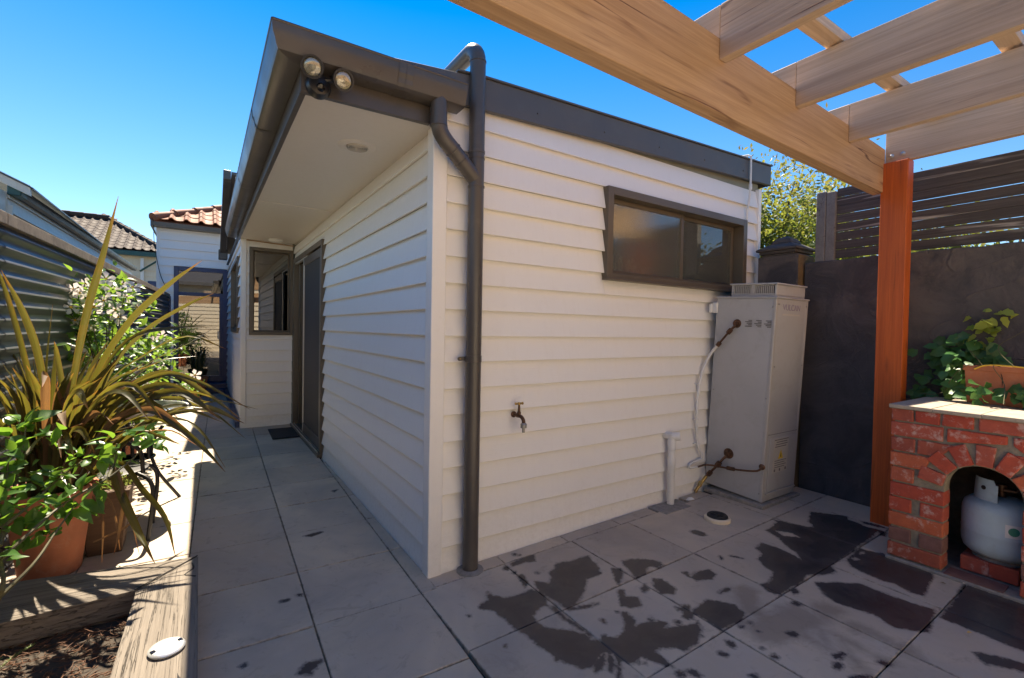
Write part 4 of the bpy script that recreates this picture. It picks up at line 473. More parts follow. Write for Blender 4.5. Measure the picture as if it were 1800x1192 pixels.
def paver_tile(c4, fine):
    """c4: four ground corners (x,y), thickness .045, small arris, slight level differences"""
    c4 = [Vector((x, y, 0)) for x, y in c4]; n = 54 if fine else 9
    cx = sum((v.x for v in c4))/4; cy = sum((v.y for v in c4))/4
    lift = prng.uniform(-.0015, .0015); tx = prng.uniform(-.002, .002); ty = prng.uniform(-.002, .002)
    wl = max((c4[1]-c4[0]).length, .02); hl = max((c4[3]-c4[0]).length, .02)
    us = [0, .003/wl]+[.003/wl+(1-.006/wl)*i/n for i in range(1, n)]+[1-.003/wl, 1]
    vs_ = [0, .003/hl]+[.003/hl+(1-.006/hl)*i/n for i in range(1, n)]+[1-.003/hl, 1]
    V = []; E_ = []; nu = len(us); nv = len(vs_)
    for j, v in enumerate(vs_):
        for i, u in enumerate(us):
            p = (c4[0]*(1-u)+c4[1]*u)*(1-v)+(c4[3]*(1-u)+c4[2]*u)*v
            e = min(u*wl, (1-u)*wl, v*hl, (1-v)*hl)
            z = gz(p.x)+lift+(p.x-cx)*tx+(p.y-cy)*ty-(.003 if e < 1e-6 else 0)
            V.append((p.x-cx, p.y-cy, z)); E_.append(e)
    F = [(j*nu+i, j*nu+i+1, (j+1)*nu+i+1, (j+1)*nu+i) for j in range(nv-1) for i in range(nu-1)]
    loop = [i for i in range(nu)]+[j*nu+nu-1 for j in range(1, nv)]+[(nv-1)*nu+i for i in range(nu-2, -1, -1)]+[j*nu for j in range(nv-2, 0, -1)]
    o = len(V); V += [(V[k][0], V[k][1], V[k][2]-.04) for k in loop]; E_ += [0]*len(loop)
    F += [(loop[(k+1) % len(loop)], loop[k], o+k, o+(k+1) % len(loop)) for k in range(len(loop))]
    me = bpy.data.meshes.new('paver'); me.from_pydata(V, [], F)
    me.attributes.new('edge', 'FLOAT', 'POINT').data.foreach_set('value', E_)
    me.materials.append(MATS['paver_wet' if fine else 'paver'])
    if fine:
        P = np.array([(v[0]+cx, v[1]+cy) for v in V])
        me.attributes.new('wet', 'FLOAT', 'POINT').data.foreach_set('value', wet_field(P))
        me.attributes.new('brown', 'FLOAT', 'POINT').data.foreach_set('value', brown_field(P))
    me.update()
    inst('paver', me, base, Matrix.Translation((cx, cy, 0)))
# right-hand patio grid (joints as measured)
J = .0022
XS = [-.096, .39, .876, 1.36, 1.857, 2.24, 2.66, 3.0]; YS = [-.11, -.612, -1.108, -1.575, -2.06, -2.55, -3.04]
for i in range(len(XS)-1):
    for j in range(len(YS)-1):
        if XS[i] > 2.2 and j >= 1:
            continue
        paver_tile([(XS[i]+J, YS[j+1]+J), (XS[i+1]-J, YS[j+1]+J), (XS[i+1]-J, YS[j]-J), (XS[i]+J, YS[j]-J)], j < 4)
for j in range(1, len(YS)-1):   # rows running beside and under the barbecue
    paver_tile([(2.24+J, YS[j+1]+J), (2.66-J, YS[j+1]+J), (2.66-J, YS[j]-J), (2.24+J, YS[j]-J)], j < 3)
    paver_tile([(2.66+J, YS[j+1]+J), (3.0-J, YS[j+1]+J), (3.0-J, YS[j]-J), (2.66+J, YS[j]-J)], j < 2)
# cut strip along the front wall
SX = [-.096, .18, .40, .86, 1.30, 1.66]
for i in range(len(SX)-1): paver_tile([(SX[i]+J, -.11+J), (SX[i+1]-J, -.11+J), (SX[i+1]-J, -.012), (SX[i]+J, -.012)], True)
paver_tile([(2.02, -.11+J), (2.28, -.11+J), (2.28, -.012), (2.02, -.012)], False)
paver_tile([(2.74, -.11+J), (3.0, -.11+J), (3.0, -.012), (2.74, -.012)], False)
# side path, turned a little against the house
def lp(u, v): return (-.096+u+.0235*(v+.13), v-.0235*u)
UY = [-.13+.5185*k for k in range(-6, 17)]
UX = [0, -.49, -.985, -1.475, -1.95]
for j in range(len(UY)-1):
    for i in range(len(UX)-1):
        a, b = UX[i+1], UX[i]
        paver_tile([lp(a+J, UY[j]+J), lp(b-J, UY[j]+J), lp(b-J, UY[j+1]-J), lp(a+J, UY[j+1]-J)], i < 2 and -.7 < UY[j] < 1.5)
for j in range(6, 15):
    b = lp(0, UY[j])[0]; b2 = lp(0, UY[j+1])[0]
    if -.012-b > .03 and UY[j] < 4.3: paver_tile([(b+J, UY[j]+J), (-.012, UY[j]+J), (-.012, UY[j+1]-J), (b2+J, UY[j+1]-J)], False)
# square of bare concrete round the waste pipe
q = MB().prism([(1.675, -.175, .02), (2.0, -.18, .02), (1.985, -.012, .02), (1.672, -.012, .02)], (0, 0, .031)).obj('concrete_patch', 'concrete', base, bevel=.006)

# ================================================================== HOUSE EXTENSION
house = thing('weatherboard_extension', 'low cream weatherboard extension with dark gutters, flat eave and side door', 'house', (0, 0, 0))
BZ = [.138+.1405*k for k in range(-1, 19)]
BZ[0] = -.03
def board_mesh(L, z0, z1, d0=.018, d1=.005, jit=0):
    b = MB()
    b.prism([(0, 0, z0), (0, -d0+.002, z0), (0, -d0, z0+.003), (0, -d1, z1), (0, 0, z1)], (L, 0, 0))
    return b
brn = random.Random(8)
def board_wall(parent, M, L, zs, ztop, holes=(), mat='white_paint', x0=0.0, lap=.006):
    """lapped boards; holes = (xa, xb, za, zb) in the wall's own plane; ztop may be a function of x"""
    for k in range(len(zs)-1):
        z0, z1 = zs[k], zs[k+1]
        zt = ztop((x0+L)/2) if callable(ztop) else ztop
        if z0 >= (max(ztop(x0), ztop(L)) if callable(ztop) else ztop)-.004: break
        segs = [(x0, L, z0, z1+lap)]
        for xa, xb, za, zb in holes:
            new = []
            for a, b, c, d in segs:
                if b <= xa or a >= xb or d <= za or c >= zb: new.append((a, b, c, d)); continue
                if a < xa: new.append((a, xa, c, d))
                if b > xb: new.append((xb, b, c, d))
                if c < za: new.append((max(a, xa), min(b, xb), c, za))
                if d > zb: new.append((max(a, xa), min(b, xb), zb, d))
            segs = new
        for a, b, c, d in segs:
            if b-a < .01 or d-c < .008: continue
            if not callable(ztop): d = min(d, ztop+.002)
            if d-c < .008: continue
            H = z1+lap-z0; t0 = .031-(.028)*(c-z0)/H; t1 = .031-.028*(d-z0)/H
            if callable(ztop):
                ta, tb = ztop(a), ztop(b)
                if min(ta, tb) < c+.01: continue
            mb = MB(); dx = brn.uniform(-.0008, .0008)
            mb.prism([(0, 0, c+(.009 if c == z0 else 0)), (0, -t0+.012, c+(.009 if c == z0 else 0)), (0, -t0+.009, c), (0, -t0+.0015, c), (0, -t0+dx, c+.0025), (0, -t1, d), (0, 0, d)], (b-a, 0, 0))
            mb.obj('weatherboard', mat, parent, M @ Matrix.Translation((a, 0, brn.uniform(-.0012, .0012))) @ Matrix.Rotation(brn.uniform(-.0007, .0007), 4, 'Y'))
def barge(x): return 2.470+.0424*x           # bottom of the sloping flashing
# front wall (faces the patio)
WIN = (1.205, 2.795, 1.657, 2.243)
FM = frontframe(0, .018, 0)
board_wall(house, FM, 3.02, BZ, lambda x: barge(x)+.06, [WIN], x0=.062)
fr = MB()
fr.box((.05, .0185, -.05), (1.205, .09, 2.6)).box((2.795, .0185, -.05), (3.04, .09, 2.6)).box((1.205, .0185, -.05), (2.795, .09, 1.66)).box((1.205, .0185, 2.24), (2.795, .09, 2.6))
fr.box((3.0, .0905, -.05), (3.04, 8.8, 2.6))
fr.obj('wall_frame', 'interior_wall', house)
# left wall (faces the side path): local x = -y
DY0, DY1 = 2.65, 4.40
LM = leftframe(.018, 4.52, 0)              # local x=0 at y=4.52
board_wall(house, LM, 4.52-.062, BZ, 2.345, [(.12, 4.52-DY0, -.05, 2.165)], x0=.0)
fl = MB().box((.0185, .09, -.05), (.09, DY0, 2.6)).box((.0185, DY1, -.05), (.09, 4.52, 2.6)).box((.0185, DY0, 2.166), (.09, DY1, 2.6))
fl.obj('wall_frame', 'interior_wall', house)
# bay wall beyond the door and the wall that runs on from it
BW = (.080, .592, 1.183, 2.285)
BM = frontframe(-.596, 4.544, 0)
board_wall(house, BM, .596-.02, BZ, 2.40, [BW], x0=.045)
fb = MB().box((-.58, 4.5445, -.05), (-.516, 4.6, 2.5)).box((-.516, 4.5445, -.05), (.09, 4.6, 1.185)).box((-.516, 4.5445, 2.284), (.09, 4.6, 2.5))
fb.obj('wall_frame', 'interior_wall', house)
SM = leftframe(-.578, 8.89, 0)
SWIN = (8.89-6.95, 8.89-5.22, 1.19, 2.25)
board_wall(house, SM, 8.89-4.526-.045, BZ, 2.48, [SWIN], x0=.0)
fs = MB().box((-.5775, 4.6, -.05), (-.52, 5.22, 2.6)).box((-.5775, 6.95, -.05), (-.52, 8.88, 2.6)).box((-.5775, 5.22, -.05), (-.52, 6.95, 1.19)).box((-.5775, 5.22, 2.25), (-.52, 6.95, 2.6))
fs.obj('wall_frame', 'interior_wall', house)
# corner stops
cs = MB().prism([(-.019, -.019, -.03), (.060, -.019, -.03), (.060, .0175, -.03), (.0175, .0175, -.03), (.0175, .060, -.03), (-.019, .060, -.03)], (0, 0, 2.50))
cs.obj('corner_board', 'white_paint', house, bevel=.003)
cs = MB().prism([(-.612, 4.508, -.03), (-.552, 4.508, -.03), (-.552, 4.5435, -.03), (-.5785, 4.5435, -.03), (-.5785, 4.570, -.03), (-.612, 4.570, -.03)], (0, 0, 2.41))
cs.obj('corner_board', 'white_paint', house, bevel=.003)
MB().box((3.0, -.017, -.02), (3.044, .0178, 2.55)).obj('corner_board', 'white_paint', house, bevel=.003)
MB().box((2.985, -.045, .9), (3.03, -.0175, 1.945)).obj('corner_board', 'white_paint', house, bevel=.003)
# floor inside and back wall so that rooms read dark
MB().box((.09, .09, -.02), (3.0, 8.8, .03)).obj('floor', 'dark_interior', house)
MB().box((.10, 4.61, .03), (2.99, 4.66, 2.5)).obj('partition', 'interior_wall', house)
MB().box((.95, .10, .03), (1.0, 4.6, 2.5)).obj('partition', 'interior_wall', house)
# roof: flat skillion falling to the left gutter
rf = MB().prism([(-.66, -.02, 2.53), (3.14, -.02, 2.64), (3.14, -.02, 2.66), (-.66, -.02, 2.55)], (0, 4.75, 0)); rf.obj('roof', 'flashing', house)
rf = MB().prism([(-.62, 4.74, 2.50), (3.14, 4.74, 2.60), (3.14, 4.74, 2.62), (-.62, 4.74, 2.52)], (0, 4.05, 0)); rf.obj('roof', 'flashing', house)
# ceiling / soffit sheet (slight rise towards the bay)
MB().prism([(-.622, -.002, 2.333), (-.622, -.002, 2.345), (-.622, 4.53, 2.392), (-.622, 4.53, 2.380)], (.640, 0, 0)).obj('soffit', 'soffit_paint', house)
MB().box((-.612, 2.26, 2.352), (.01, 2.275, 2.3585)).obj('soffit_joint_strip', 'soffit_paint', house)
MB().box((.1, .1, 2.42), (2.99, 8.8, 2.44)).obj('ceiling', 'interior_wall', house)
MB().tube([(.012, .06, 2.332), (.012, 4.5, 2.374)], .009, 6).obj('cornice_bead', 'soffit_paint', house)
MB().tube([(-.59, 4.522, 2.374), (-.01, 4.522, 2.352)], .006, 6).obj('cornice_bead', 'timber_raw', house)
# fascias
MB().prism([(-.648, -.034, 2.318), (-.045, -.034, 2.328), (-.045, -.034, 2.46), (-.648, -.034, 2.44)], (0, .028, 0)).obj('fascia', 'trim', house, bevel=.002)
MB().prism([(-.648, -.0055, 2.318), (-.648, 4.56, 2.366), (-.648, 4.56, 2.50), (-.648, -.0055, 2.44)], (.0255, 0, 0)).obj('fascia', 'trim', house, bevel=.002)
# sloping parapet flashing along the top of the front wall
FT = lambda x: 2.637+.0404*x
fx = MB().prism([(-.34, -.036, barge(-.34)), (3.145, -.036, barge(3.145)), (3.145, -.036, FT(3.145)), (.26, -.036, FT(.26)), (-.34, -.036, 2.585)], (0, .030, 0))
fx.add([], []); fx.obj('barge_flashing', 'flashing', house, bevel=.002)
MB().prism([(.10, -.048, FT(.10)-.0055), (.26, -.048, FT(.26)+.0015), (3.155, -.048, FT(3.155)+.0015), (3.155, -.048, FT(3.155)+.011), (.26, -.048, FT(.26)+.011), (.10, -.048, FT(.10)+.002)], (0, .12, 0)).obj('flashing_cap', 'flashing', house)
MB().prism([(3.1455, -.03, barge(3.1)), (3.1455, 4.7, barge(3.1)), (3.1455, 4.7, FT(3.1)), (3.1455, -.03, FT(3.1))], (.012, 0, 0)).obj('barge_flashing', 'flashing', house)
sc_ = MB()
for x in (.62, 1.15, 1.68, 2.2, 2.72): sc_.lathe([(.006, 0), (.006, .003), (.003, .005)], (x, -.036, barge(x)+.06), 8, axis=Vector((0, -1, 0)))
sc_.obj('screws', 'trim', house)
# gutters: quad profile with rolled lip
def gutter(name, prof, p0, p1, out, mat='trim', joints=(), endcaps=(True, True), mitre=False):
    p0 = Vector(p0); p1 = Vector(p1); d = p1-p0; L = d.length; out = Vector(out)
    mb = MB(); n = len(prof); th = .004
    ring = lambda p: [p+out*a+Vector((0, 0, b)) for a, b in prof]
    A = ring(p0); B_ = ring(p1)
    mv_ = d.normalized()*(1 if mitre else 0)
    A = [v-mv_*a for v, (a, b) in zip(A, prof)]
    mb.add(A+B_, [(i, i+1, n+i+1, n+i) for i in range(n-1)])
    inn = [(a*.94+.003, b+th) for a, b in prof]
    A2 = [p0+out*a+Vector((0, 0, b))-mv_*a for a, b in inn]; B2 = [p1+out*a+Vector((0, 0, b)) for a, b in inn]
    mb.add(A2+B2, [(i+1, i, n+i, n+i+1) for i in range(n-1)])
    if endcaps[0]: mb.add(A, [tuple(range(n))])
    if endcaps[1]: mb.add(B_, [tuple(range(n))[::-1]])
    o = mb.obj(name, mat, house, smooth=True)
    lip = prof[-1]
    MB().tube([p0-mv_*(lip[0]-.004)+out*(lip[0]-.004)+Vector((0, 0, lip[1])), p1+out*(lip[0]-.004)+Vector((0, 0, lip[1]))], .0075, 8).obj('gutter_lip', mat, o, smooth=True)
    for t_ in joints:
        q0 = p0+d*t_; dd = d.normalized()*.012
        C0 = [q0+out*(a+(.003 if i else 0))+Vector((0, 0, b-.003)) for i, (a, b) in enumerate(prof)]; C1 = [v+dd*3 for v in C0]
        MB().add(C0+C1, [(i, i+1, n+i+1, n+i) for i in range(n-1)]).obj('gutter_joint', mat, o)
    return o
QP = [(0, .10), (0, .002), (.004, 0), (.085, .0), (.100, .006), (.108, .020), (.112, .040), (.121, .060), (.124, .082), (.126, .104)]
gutter('gutter', QP, (-.6485, -.0345, 2.412), (.098, -.0345, 2.412), (0, -1, 0), joints=(.53, .575), endcaps=(False, True), mitre=True)
gutter('gutter', QP, (-.6485, -.0345, 2.412), (-.6485, 4.72, 2.412), (-1, 0, 0), joints=(.17, .45, .70), endcaps=(False, True), mitre=True)
# rear raked barge of the tall part behind
bz = MB().prism([(-.76, 6.08, 3.50), (-.76, 7.76, 2.56), (-.76, 7.76, 2.70), (-.76, 6.08, 3.64)], (.10, 0, 0)); bz.obj('barge_gutter', 'trim', house, bevel=.006)
MB().box((-.78, 7.70, 2.48), (-.64, 7.86, 2.66)).obj('gutter_end', 'trim', house, bevel=.012)
MB().prism([(-.655, 6.08, 3.58), (-.655, 7.8, 2.60), (-.655, 7.8, 2.64), (-.655, 6.08, 3.62)], (3.7, 0, 0)).obj('roof', 'flashing', house)
MB().box((-.60, 6.10, 2.62), (3.1, 6.16, 3.56)).obj('wall_frame', 'white_paint', house)
# downpipe with y-junction, offset from the gutter, and elbow over the roof
PX, PY = .207, -.062
dp = MB().tube([(PX, PY, gz(PX)-.01), (PX, PY, 2.705)], .0415, 20)
el = [(PX, PY, 2.705)]+[(PX, PY+.085*(1-math.cos(a)), 2.705+.085*math.sin(a)) for a in [R(x) for x in (15, 30, 45, 60, 75, 90)]]+[(PX, .75, 2.792)]
dpo = dp.obj('downpipe', 'trim', house, smooth=True)
MB().tube(el, .0415, 20).obj('pipe_elbow', 'trim', dpo, smooth=True)
off = [(-.028, -.100, 2.43), (-.028, -.100, 2.315)]+spline([(-.028, -.100, 2.315), (-.018, -.098, 2.275), (.012, -.093, 2.240), (.045, -.088, 2.215)], 7)[1:]+[(.195, -.064, 2.095)]
MB().tube(off, .0405, 20).obj('offset_pipe', 'trim', dpo, smooth=True)
for z, h in ((2.045, .012), (2.225, .016), (2.195, .006), (2.700, .010)):
    MB().lathe([(.0415, 0), (.0445, .001), (.0445, h-.001), (.0415, h)], (PX, PY, z), 20).obj('collar', 'trim', dpo, smooth=True)
for q_, dr in (((-.028, -.100, 2.30), Vector((0, 0, 1))), ((.058, -.086, 2.205), Vector((.78, .12, -.62))), ((.108, -.078, 2.165), Vector((.78, .12, -.62)))):
    MB().lathe([(.041, -.004), (.0435, -.003), (.0435, .003), (.041, .004)], q_, 20, axis=dr).obj('collar', 'trim', dpo, smooth=True)
br = MB().lathe([(.0417, 0), (.0440, .001), (.0440, .034), (.0417, .035)], (PX, PY, 1.125), 20)
br.box((PX-.075, PY+.014, 1.132), (PX-.036, PY+.018, 1.154)).lathe([(.011, 0), (.011, .004)], (PX-.078, PY+.012, 1.143), 10, axis=Vector((0, -1, 0)))
br.obj('pipe_bracket', 'trim', dpo, smooth=True)
MB().lathe([(.004, .008), (.0045, .010), (0, .012)], (PX-.076, PY+.012, 1.143), 8, axis=Vector((0, -1, 0))).obj('bracket_screw', 'brass', dpo)
MB().lathe([(.075, 0), (.072, .008), (.055, .014), (.044, .016), (.043, .0)], (PX, PY, gz(PX)-.004), 13).obj('mortar_collar', 'concrete', dpo)

# windows
def window(parent, M, w_, h_, fw_, splits, frame_mat, glass_mats, proud=.028, depth=.075, inset=.022, sash=.030, bottom=None):
    """frame bars proud of the wall; panes with their own sash bars; splits = x fractions of the mullions"""
    f = MB(); bt = bottom or fw_
    f.box((0, -proud, 0), (fw_, depth, h_)).box((w_-fw_, -proud, 0), (w_, depth, h_)).box((fw_, -proud, h_-fw_), (w_-fw_, depth, h_)).box((fw_, -proud, 0), (w_-fw_, depth, bt))
    o = f.obj('window', frame_mat, parent, M, bevel=.002)
    xs = [fw_+.001]+[s_*w_ for s_ in splits]+[w_-fw_-.001]
    for i in range(len(xs)-1):
        a, b = xs[i], xs[i+1]; y = inset+(.024 if i % 2 else 0); z0, z1 = bt+.001, h_-fw_-.001
        sm = MB().box((a, y, z0), (a+sash, y+.022, z1)).box((b-sash, y, z0), (b, y+.022, z1)).box((a+sash, y, z1-sash), (b-sash, y+.022, z1)).box((a+sash, y, z0), (b-sash, y+.022, z0+sash))
        sm.obj('sash', frame_mat, o, M, bevel=.0015)
        MB().box((a+sash*.6, y+.008, z0+sash*.6), (b-sash*.6, y+.013, z1-sash*.6)).obj('pane', glass_mats[i % len(glass_mats)], o, M)
    return o
window(house, frontframe(WIN[0]-.008, .018-.012, WIN[2]-.006), WIN[1]-WIN[0]+.016, WIN[3]-WIN[2]+.012, .052, [.535], 'trim_window', ['glass_obscure', 'glass_clear'], proud=.044, depth=.06, bottom=.032)
MB().box((1.185, -.060, 1.638), (2.815, -.002, 1.650)).obj('window_sill', 'trim_window', house, bevel=.002)
wb = window(house, frontframe(-.596+BW[0]-.004, 4.544-.012, BW[2]-.004), BW[1]-BW[0]-.004, BW[3]-BW[2]+.008, .042, [], 'trim_window', ['glass_dark'], proud=.04, sash=.018)
MB().box((-.44, 4.58, 2.14), (-.02, 4.586, 2.24)).obj('roller_blind', 'cream_paint', house)
window(house, leftframe(-.578-.012, 6.95, 1.19), 1.73, 1.06, .05, [.5], 'trim_window', ['glass_dark'], proud=.03)
# room behind the bay window: dark box
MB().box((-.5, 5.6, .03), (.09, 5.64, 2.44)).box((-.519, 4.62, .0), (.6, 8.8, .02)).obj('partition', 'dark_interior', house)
# sliding door with fly-screen
DM = leftframe(.006, DY1, .0)
DW = DY1-DY0; DH = 2.165
d_ = MB().box((0, -.035, .035), (.055, .085, DH)).box((DW-.055, -.035, .035), (DW, .085, DH)).box((.055, -.035, DH-.055), (DW-.055, .085, DH)).box((-.01, -.06, .0), (DW+.01, .10, .035))
door = d_.obj('sliding_door', 'trim_window', house, DM, bevel=.002)
MB().box((.05, -.050, .0355), (DW-.05, -.046, .052)).box((.05, -.022, .0355), (DW-.05, -.018, .05)).obj('door_track', 'alu', door, DM)
MB().box((.056, -.02, DH-.072), (DW*.5, .01, DH-.056)).obj('head_track', 'alu', door, DM)
sx0, sx1 = DW*.40, DW-.058
MB().box((sx0, -.028, .055), (sx0+.035, -.004, DH-.075)).obj('screen_stile', 'alu', door, DM, bevel=.002)
MB().box((sx1-.06, -.028, .055), (sx1, -.004, DH-.075)).box((sx0+.036, -.028, DH-.16), (sx1-.061, -.004, DH-.075)).box((sx0+.036, -.028, .055), (sx1-.061, -.004, .17)).obj('screen_frame', 'trim', door, DM, bevel=.002)
MB().box((sx0+.03, -.018, .16), (sx1-.05, -.014, DH-.15)).obj('fly_screen', 'screen_mesh', door, DM)
MB().box((.056, .030, .06), (DW*.56, .036, DH-.06)).obj('door_glass', 'glass_dark', door, DM)
MB().box((DW*.50, .026, .055), (DW*.56, .056, DH-.06)).box((.056, .026, .055), (.11, .056, DH-.06)).obj('glass_stile', 'trim_window', door, DM, bevel=.002)
# eave vent and light
vt = MB().lathe([(.105, .006), (.105, 0), (.090, -.006), (.062, -.006), (.060, -.002)], (-.262, .509, 2.337), 32).obj('eave_vent', 'soffit_paint', house, smooth=True)
vr = MB()
for r_ in (.012, .024, .036, .048, .058): vr.lathe([(r_-.004, -.003), (r_-.003, -.012), (r_+.001, -.012), (r_+.002, -.003)], (-.262, .509, 2.337), 28)
vr.obj('vent_grille', 'sticker', vt, smooth=True)
MB().lathe([(.061, -.0015), (0, -.001)], (-.262, .509, 2.337), 24).obj('vent_throat', 'print_grey', vt)
MB().lathe([(.085, .004), (.085, -.012), (.06, -.03), (.03, -.036), (0, -.037)], (-.249, 4.30, 2.376), 24).obj('eave_light', 'white_plastic', house, smooth=True)
# step/kerb board at the foot of the far side wall
MB().box((-.66, 4.60, -.02), (-.604, 8.88, .07)).obj('plinth', 'navy_trim', house, bevel=.004)

# white conduit from the roof to the heater
cnd = MB().tube([(2.812, -.024, 1.50), (2.812, -.024, 2.32), (2.806, -.045, 2.43), (2.803, -.053, 2.52), (2.80, -.053, 2.775), (2.795, -.03, 2.79), (2.77, .10, 2.793)], .0085, 8)
co = cnd.obj('conduit', 'white_pvc', house, smooth=True)
MB().lathe([(.013, 0), (.013, .045)], (2.803, -.053, 2.50), 10).obj('coupling', 'white_pvc', co, smooth=True)

# floodlight
fl = thing('twin_floodlight', 'black twin-head floodlight under the gutter corner', 'floodlight', (-.56, -.036, 2.375))
MB().lathe([(.052, 0), (.052, .018), (.044, .040), (.02, .048), (0, .049)], (-.578, -.0345, 2.352), 24, axis=Vector((0, -1, 0))).obj('sensor_base', 'black_plastic', fl, smooth=True)
MB().lathe([(.018, 0), (.016, .012), (0, .018)], (-.575, -.080, 2.337), 16, axis=Vector((.1, -.75, -.65))).obj('sensor_eye', 'sensor_dark', fl, smooth=True)
def lamp(c, ax, arm0):
    ax = Vector(ax).normalized(); c = Vector(c)
    h = MB().lathe([(.012, -.085), (.020, -.080), (.024, -.06), (.040, -.02), (.045, 0), (.045, .012), (.037, .012), (.036, .002), (0, -.004)], c, 26, axis=ax)
    h.tube([arm0, c-ax*.06], .011, 8)
    o = h.obj('lamp_head', 'black_plastic', fl, smooth=True)
    MB().lathe([(.0365, .004), (.030, .010), (.014, .012), (0, .0125)], c, 22, axis=ax).obj('lens', 'lamp_lens', o, smooth=True)
    MB().lathe([(.03, -.002), (.034, .003)], c, 20, axis=ax).obj('reflector', 'alu', o, smooth=True)
    MB().lathe([(.009, .0), (.010, .006), (0, .010)], c, 12, axis=ax).obj('bulb', 'alu', o, smooth=True)
lamp((-.622, -.160, 2.372), (-.30, -.86, -.40), (-.59, -.075, 2.372))
lamp((-.495, -.135, 2.366), (.12, -.93, -.34), (-.555, -.07, 2.375))

# garden tap
tp = thing('garden_tap', 'brass garden tap with grey hose fitting on the cream wall', 'tap', (.513, .004, .80))
MB().lathe([(.018, 0), (.018, .006), (.010, .009), (.009, .035), (.012, .037), (.012, .055)], (.513, .004, .81), 14, axis=Vector((0, -1, 0))).tube(spline([(.513, -.045, .81), (.516, -.075, .806), (.520, -.088, .790), (.521, -.09, .775)], 7), .0105, 10).obj('tap_body', 'copper_old', tp, smooth=True)
MB().lathe([(.010, 0), (.012, .012), (.008, .022), (.006, .055), (.006, .07)], (.513, -.053, .815), 12).obj('spindle', 'copper_old', tp, smooth=True)
MB().tube([(.488, -.053, .880), (.538, -.053, .880)], [.006, .006], 8).lathe([(.008, 0), (.008, .014)], (.513, -.053, .873), 10).lathe([(.008, 0), (.008, .006)], (.487, -.053, .880), 8, axis=Vector((1, 0, 0))).lathe([(.008, 0), (.008, .006)], (.533, -.053, .880), 8, axis=Vector((1, 0, 0))).obj('tap_handle', 'brass', tp, smooth=True)
MB().lathe([(.008, -.055), (.009, -.03), (.018, -.028), (.019, -.008), (.013, 0)], (.521, -.09, .775), 12).obj('hose_fitting', 'grey_metal', tp, smooth=True)

# waste pipe with tee
wp = thing('waste_pipe', 'white plastic waste pipe rising from a concrete square to an open tee', 'pipe', (1.862, -.055, .05))
MB().lathe([(.026, 0), (.026, .27), (.0285, .275), (.0285, .335), (.026, .34), (.026, .40), (.0305, .405), (.0305, .47), (.027, .475)], (1.862, -.060, .045), 18).obj('riser', 'white_pvc', wp, smooth=True)
MB().tube([(1.862, .01, .545), (1.862, -.062, .545)], .0275, 16).tube([(1.862, -.060, .50), (1.862, -.060, .56)], .0275, 16).obj('tee', 'white_pvc', wp, smooth=True)
mo = MB(); ax = Vector((.60, -.78, .12)).normalized()
mo.lathe([(.029, -.03), (.031, 0), (.031, .028), (.021, .028), (.019, .0), (0, -.01)], Vector((1.880, -.082, .547)), 18, axis=ax)
mo.obj('open_socket', 'white_pvc', wp, smooth=True)
tag(MB().add(*(lambda: ([(0, 0, 0), (.06, -.01, 0), (.075, .02, 0), (.03, .035, 0), (-.01, .02, 0), (.01, .006, .016), (.05, .004, .014), (.055, .018, .012), (.025, .024, .015)], [(0, 1, 6, 5), (1, 2, 7, 6), (2, 3, 8, 7), (3, 4, 8), (4, 0, 5, 8), (5, 6, 7, 8), (0, 4, 3, 2, 1)]))()).obj('plaster_scrap', 'white_plastic', None, Matrix.Translation((2.02, -.10, .055)), bevel=.003), 'small white scrap of plaster lying by the waste pipe', 'scrap')

# drain cap
dc = thing('drain_cap', 'round black drain cap on a cream collar set in the paving', 'drain cap', (1.893, -.415, .05))
MB().lathe([(.083, -.01), (.083, .018), (.074, .026), (.068, .026), (.066, .012), (0, .012)], (1.893, -.415, .048), 30).obj('collar', 'cream_paint', dc, smooth=True)
cp = MB().lathe([(.066, .010), (.066, .030), (.058, .038), (.045, .036), (.04, .030), (.012, .030), (0, .031)], (1.893, -.415, .050), 28)
lid = cp.obj('lid', 'rubber', dc, smooth=True)
for k in range(2):
    a = k*math.pi/2+.2; d = Vector((math.cos(a), math.sin(a), 0))*.05; n_ = Vector((-d.y, d.x, 0)).normalized()*.006
    c_ = Vector((1.893, -.415, .0803+.001*k)); MB().prism([c_-d-n_, c_+d-n_, c_+d+n_, c_-d+n_], (0, 0, .006)).obj('lid_rib', 'rubber', lid)

# doormat
dm = MB().box((0, 0, 0), (.30, .58, .012)); mat_o = dm.obj('doormat', 'rubber', None, frame((-.338, 3.66, gz(0)+.003), (1, -.02, 0), (.02, 1, 0)), bevel=.003)
tag(mat_o, 'dark rubber doormat lying at the sliding door', 'doormat')
# bottles inside the bathroom window
for x, z0, r_, h_, mt, lb in ((1.42, 1.70, .042, .155, 'white_plastic', 'tall white bottle behind the frosted pane, farthest left'), (1.56, 1.70, .040, .125, 'white_plastic', 'white bottle behind the frosted pane, second from left'), (1.69, 1.70, .036, .062, 'white_plastic', 'short white jar behind the frosted pane'), (1.975, 1.70, .042, .17, 'blue_plastic', 'blurred blue bottle behind the frosted pane'), (2.035, 1.70, .034, .12, 'green_plastic', 'blurred green bottle behind the frosted pane')):
    o = MB().lathe([(r_, 0), (r_, h_*.78), (r_*.5, h_*.88), (r_*.5, h_), (0, h_)], (0, 0, 0), 16).obj('toiletry_bottle', mt, None, Matrix.Translation((x, .092, z0)), smooth=True)
    tag(o, lb, 'bottle', 'bottles on the bathroom sill')
MB().box((1.22, .0455, 1.67), (2.78, .24, 1.698)).obj('sill_shelf', 'interior_wall', house)
cdx = MB().box((0, 0, 0), (.115, .006, .075)).obj('picture_card', 'white_plastic', None, frontframe(2.20, .075, 1.70)); tag(cdx, 'small white card standing inside the clear window pane', 'card')
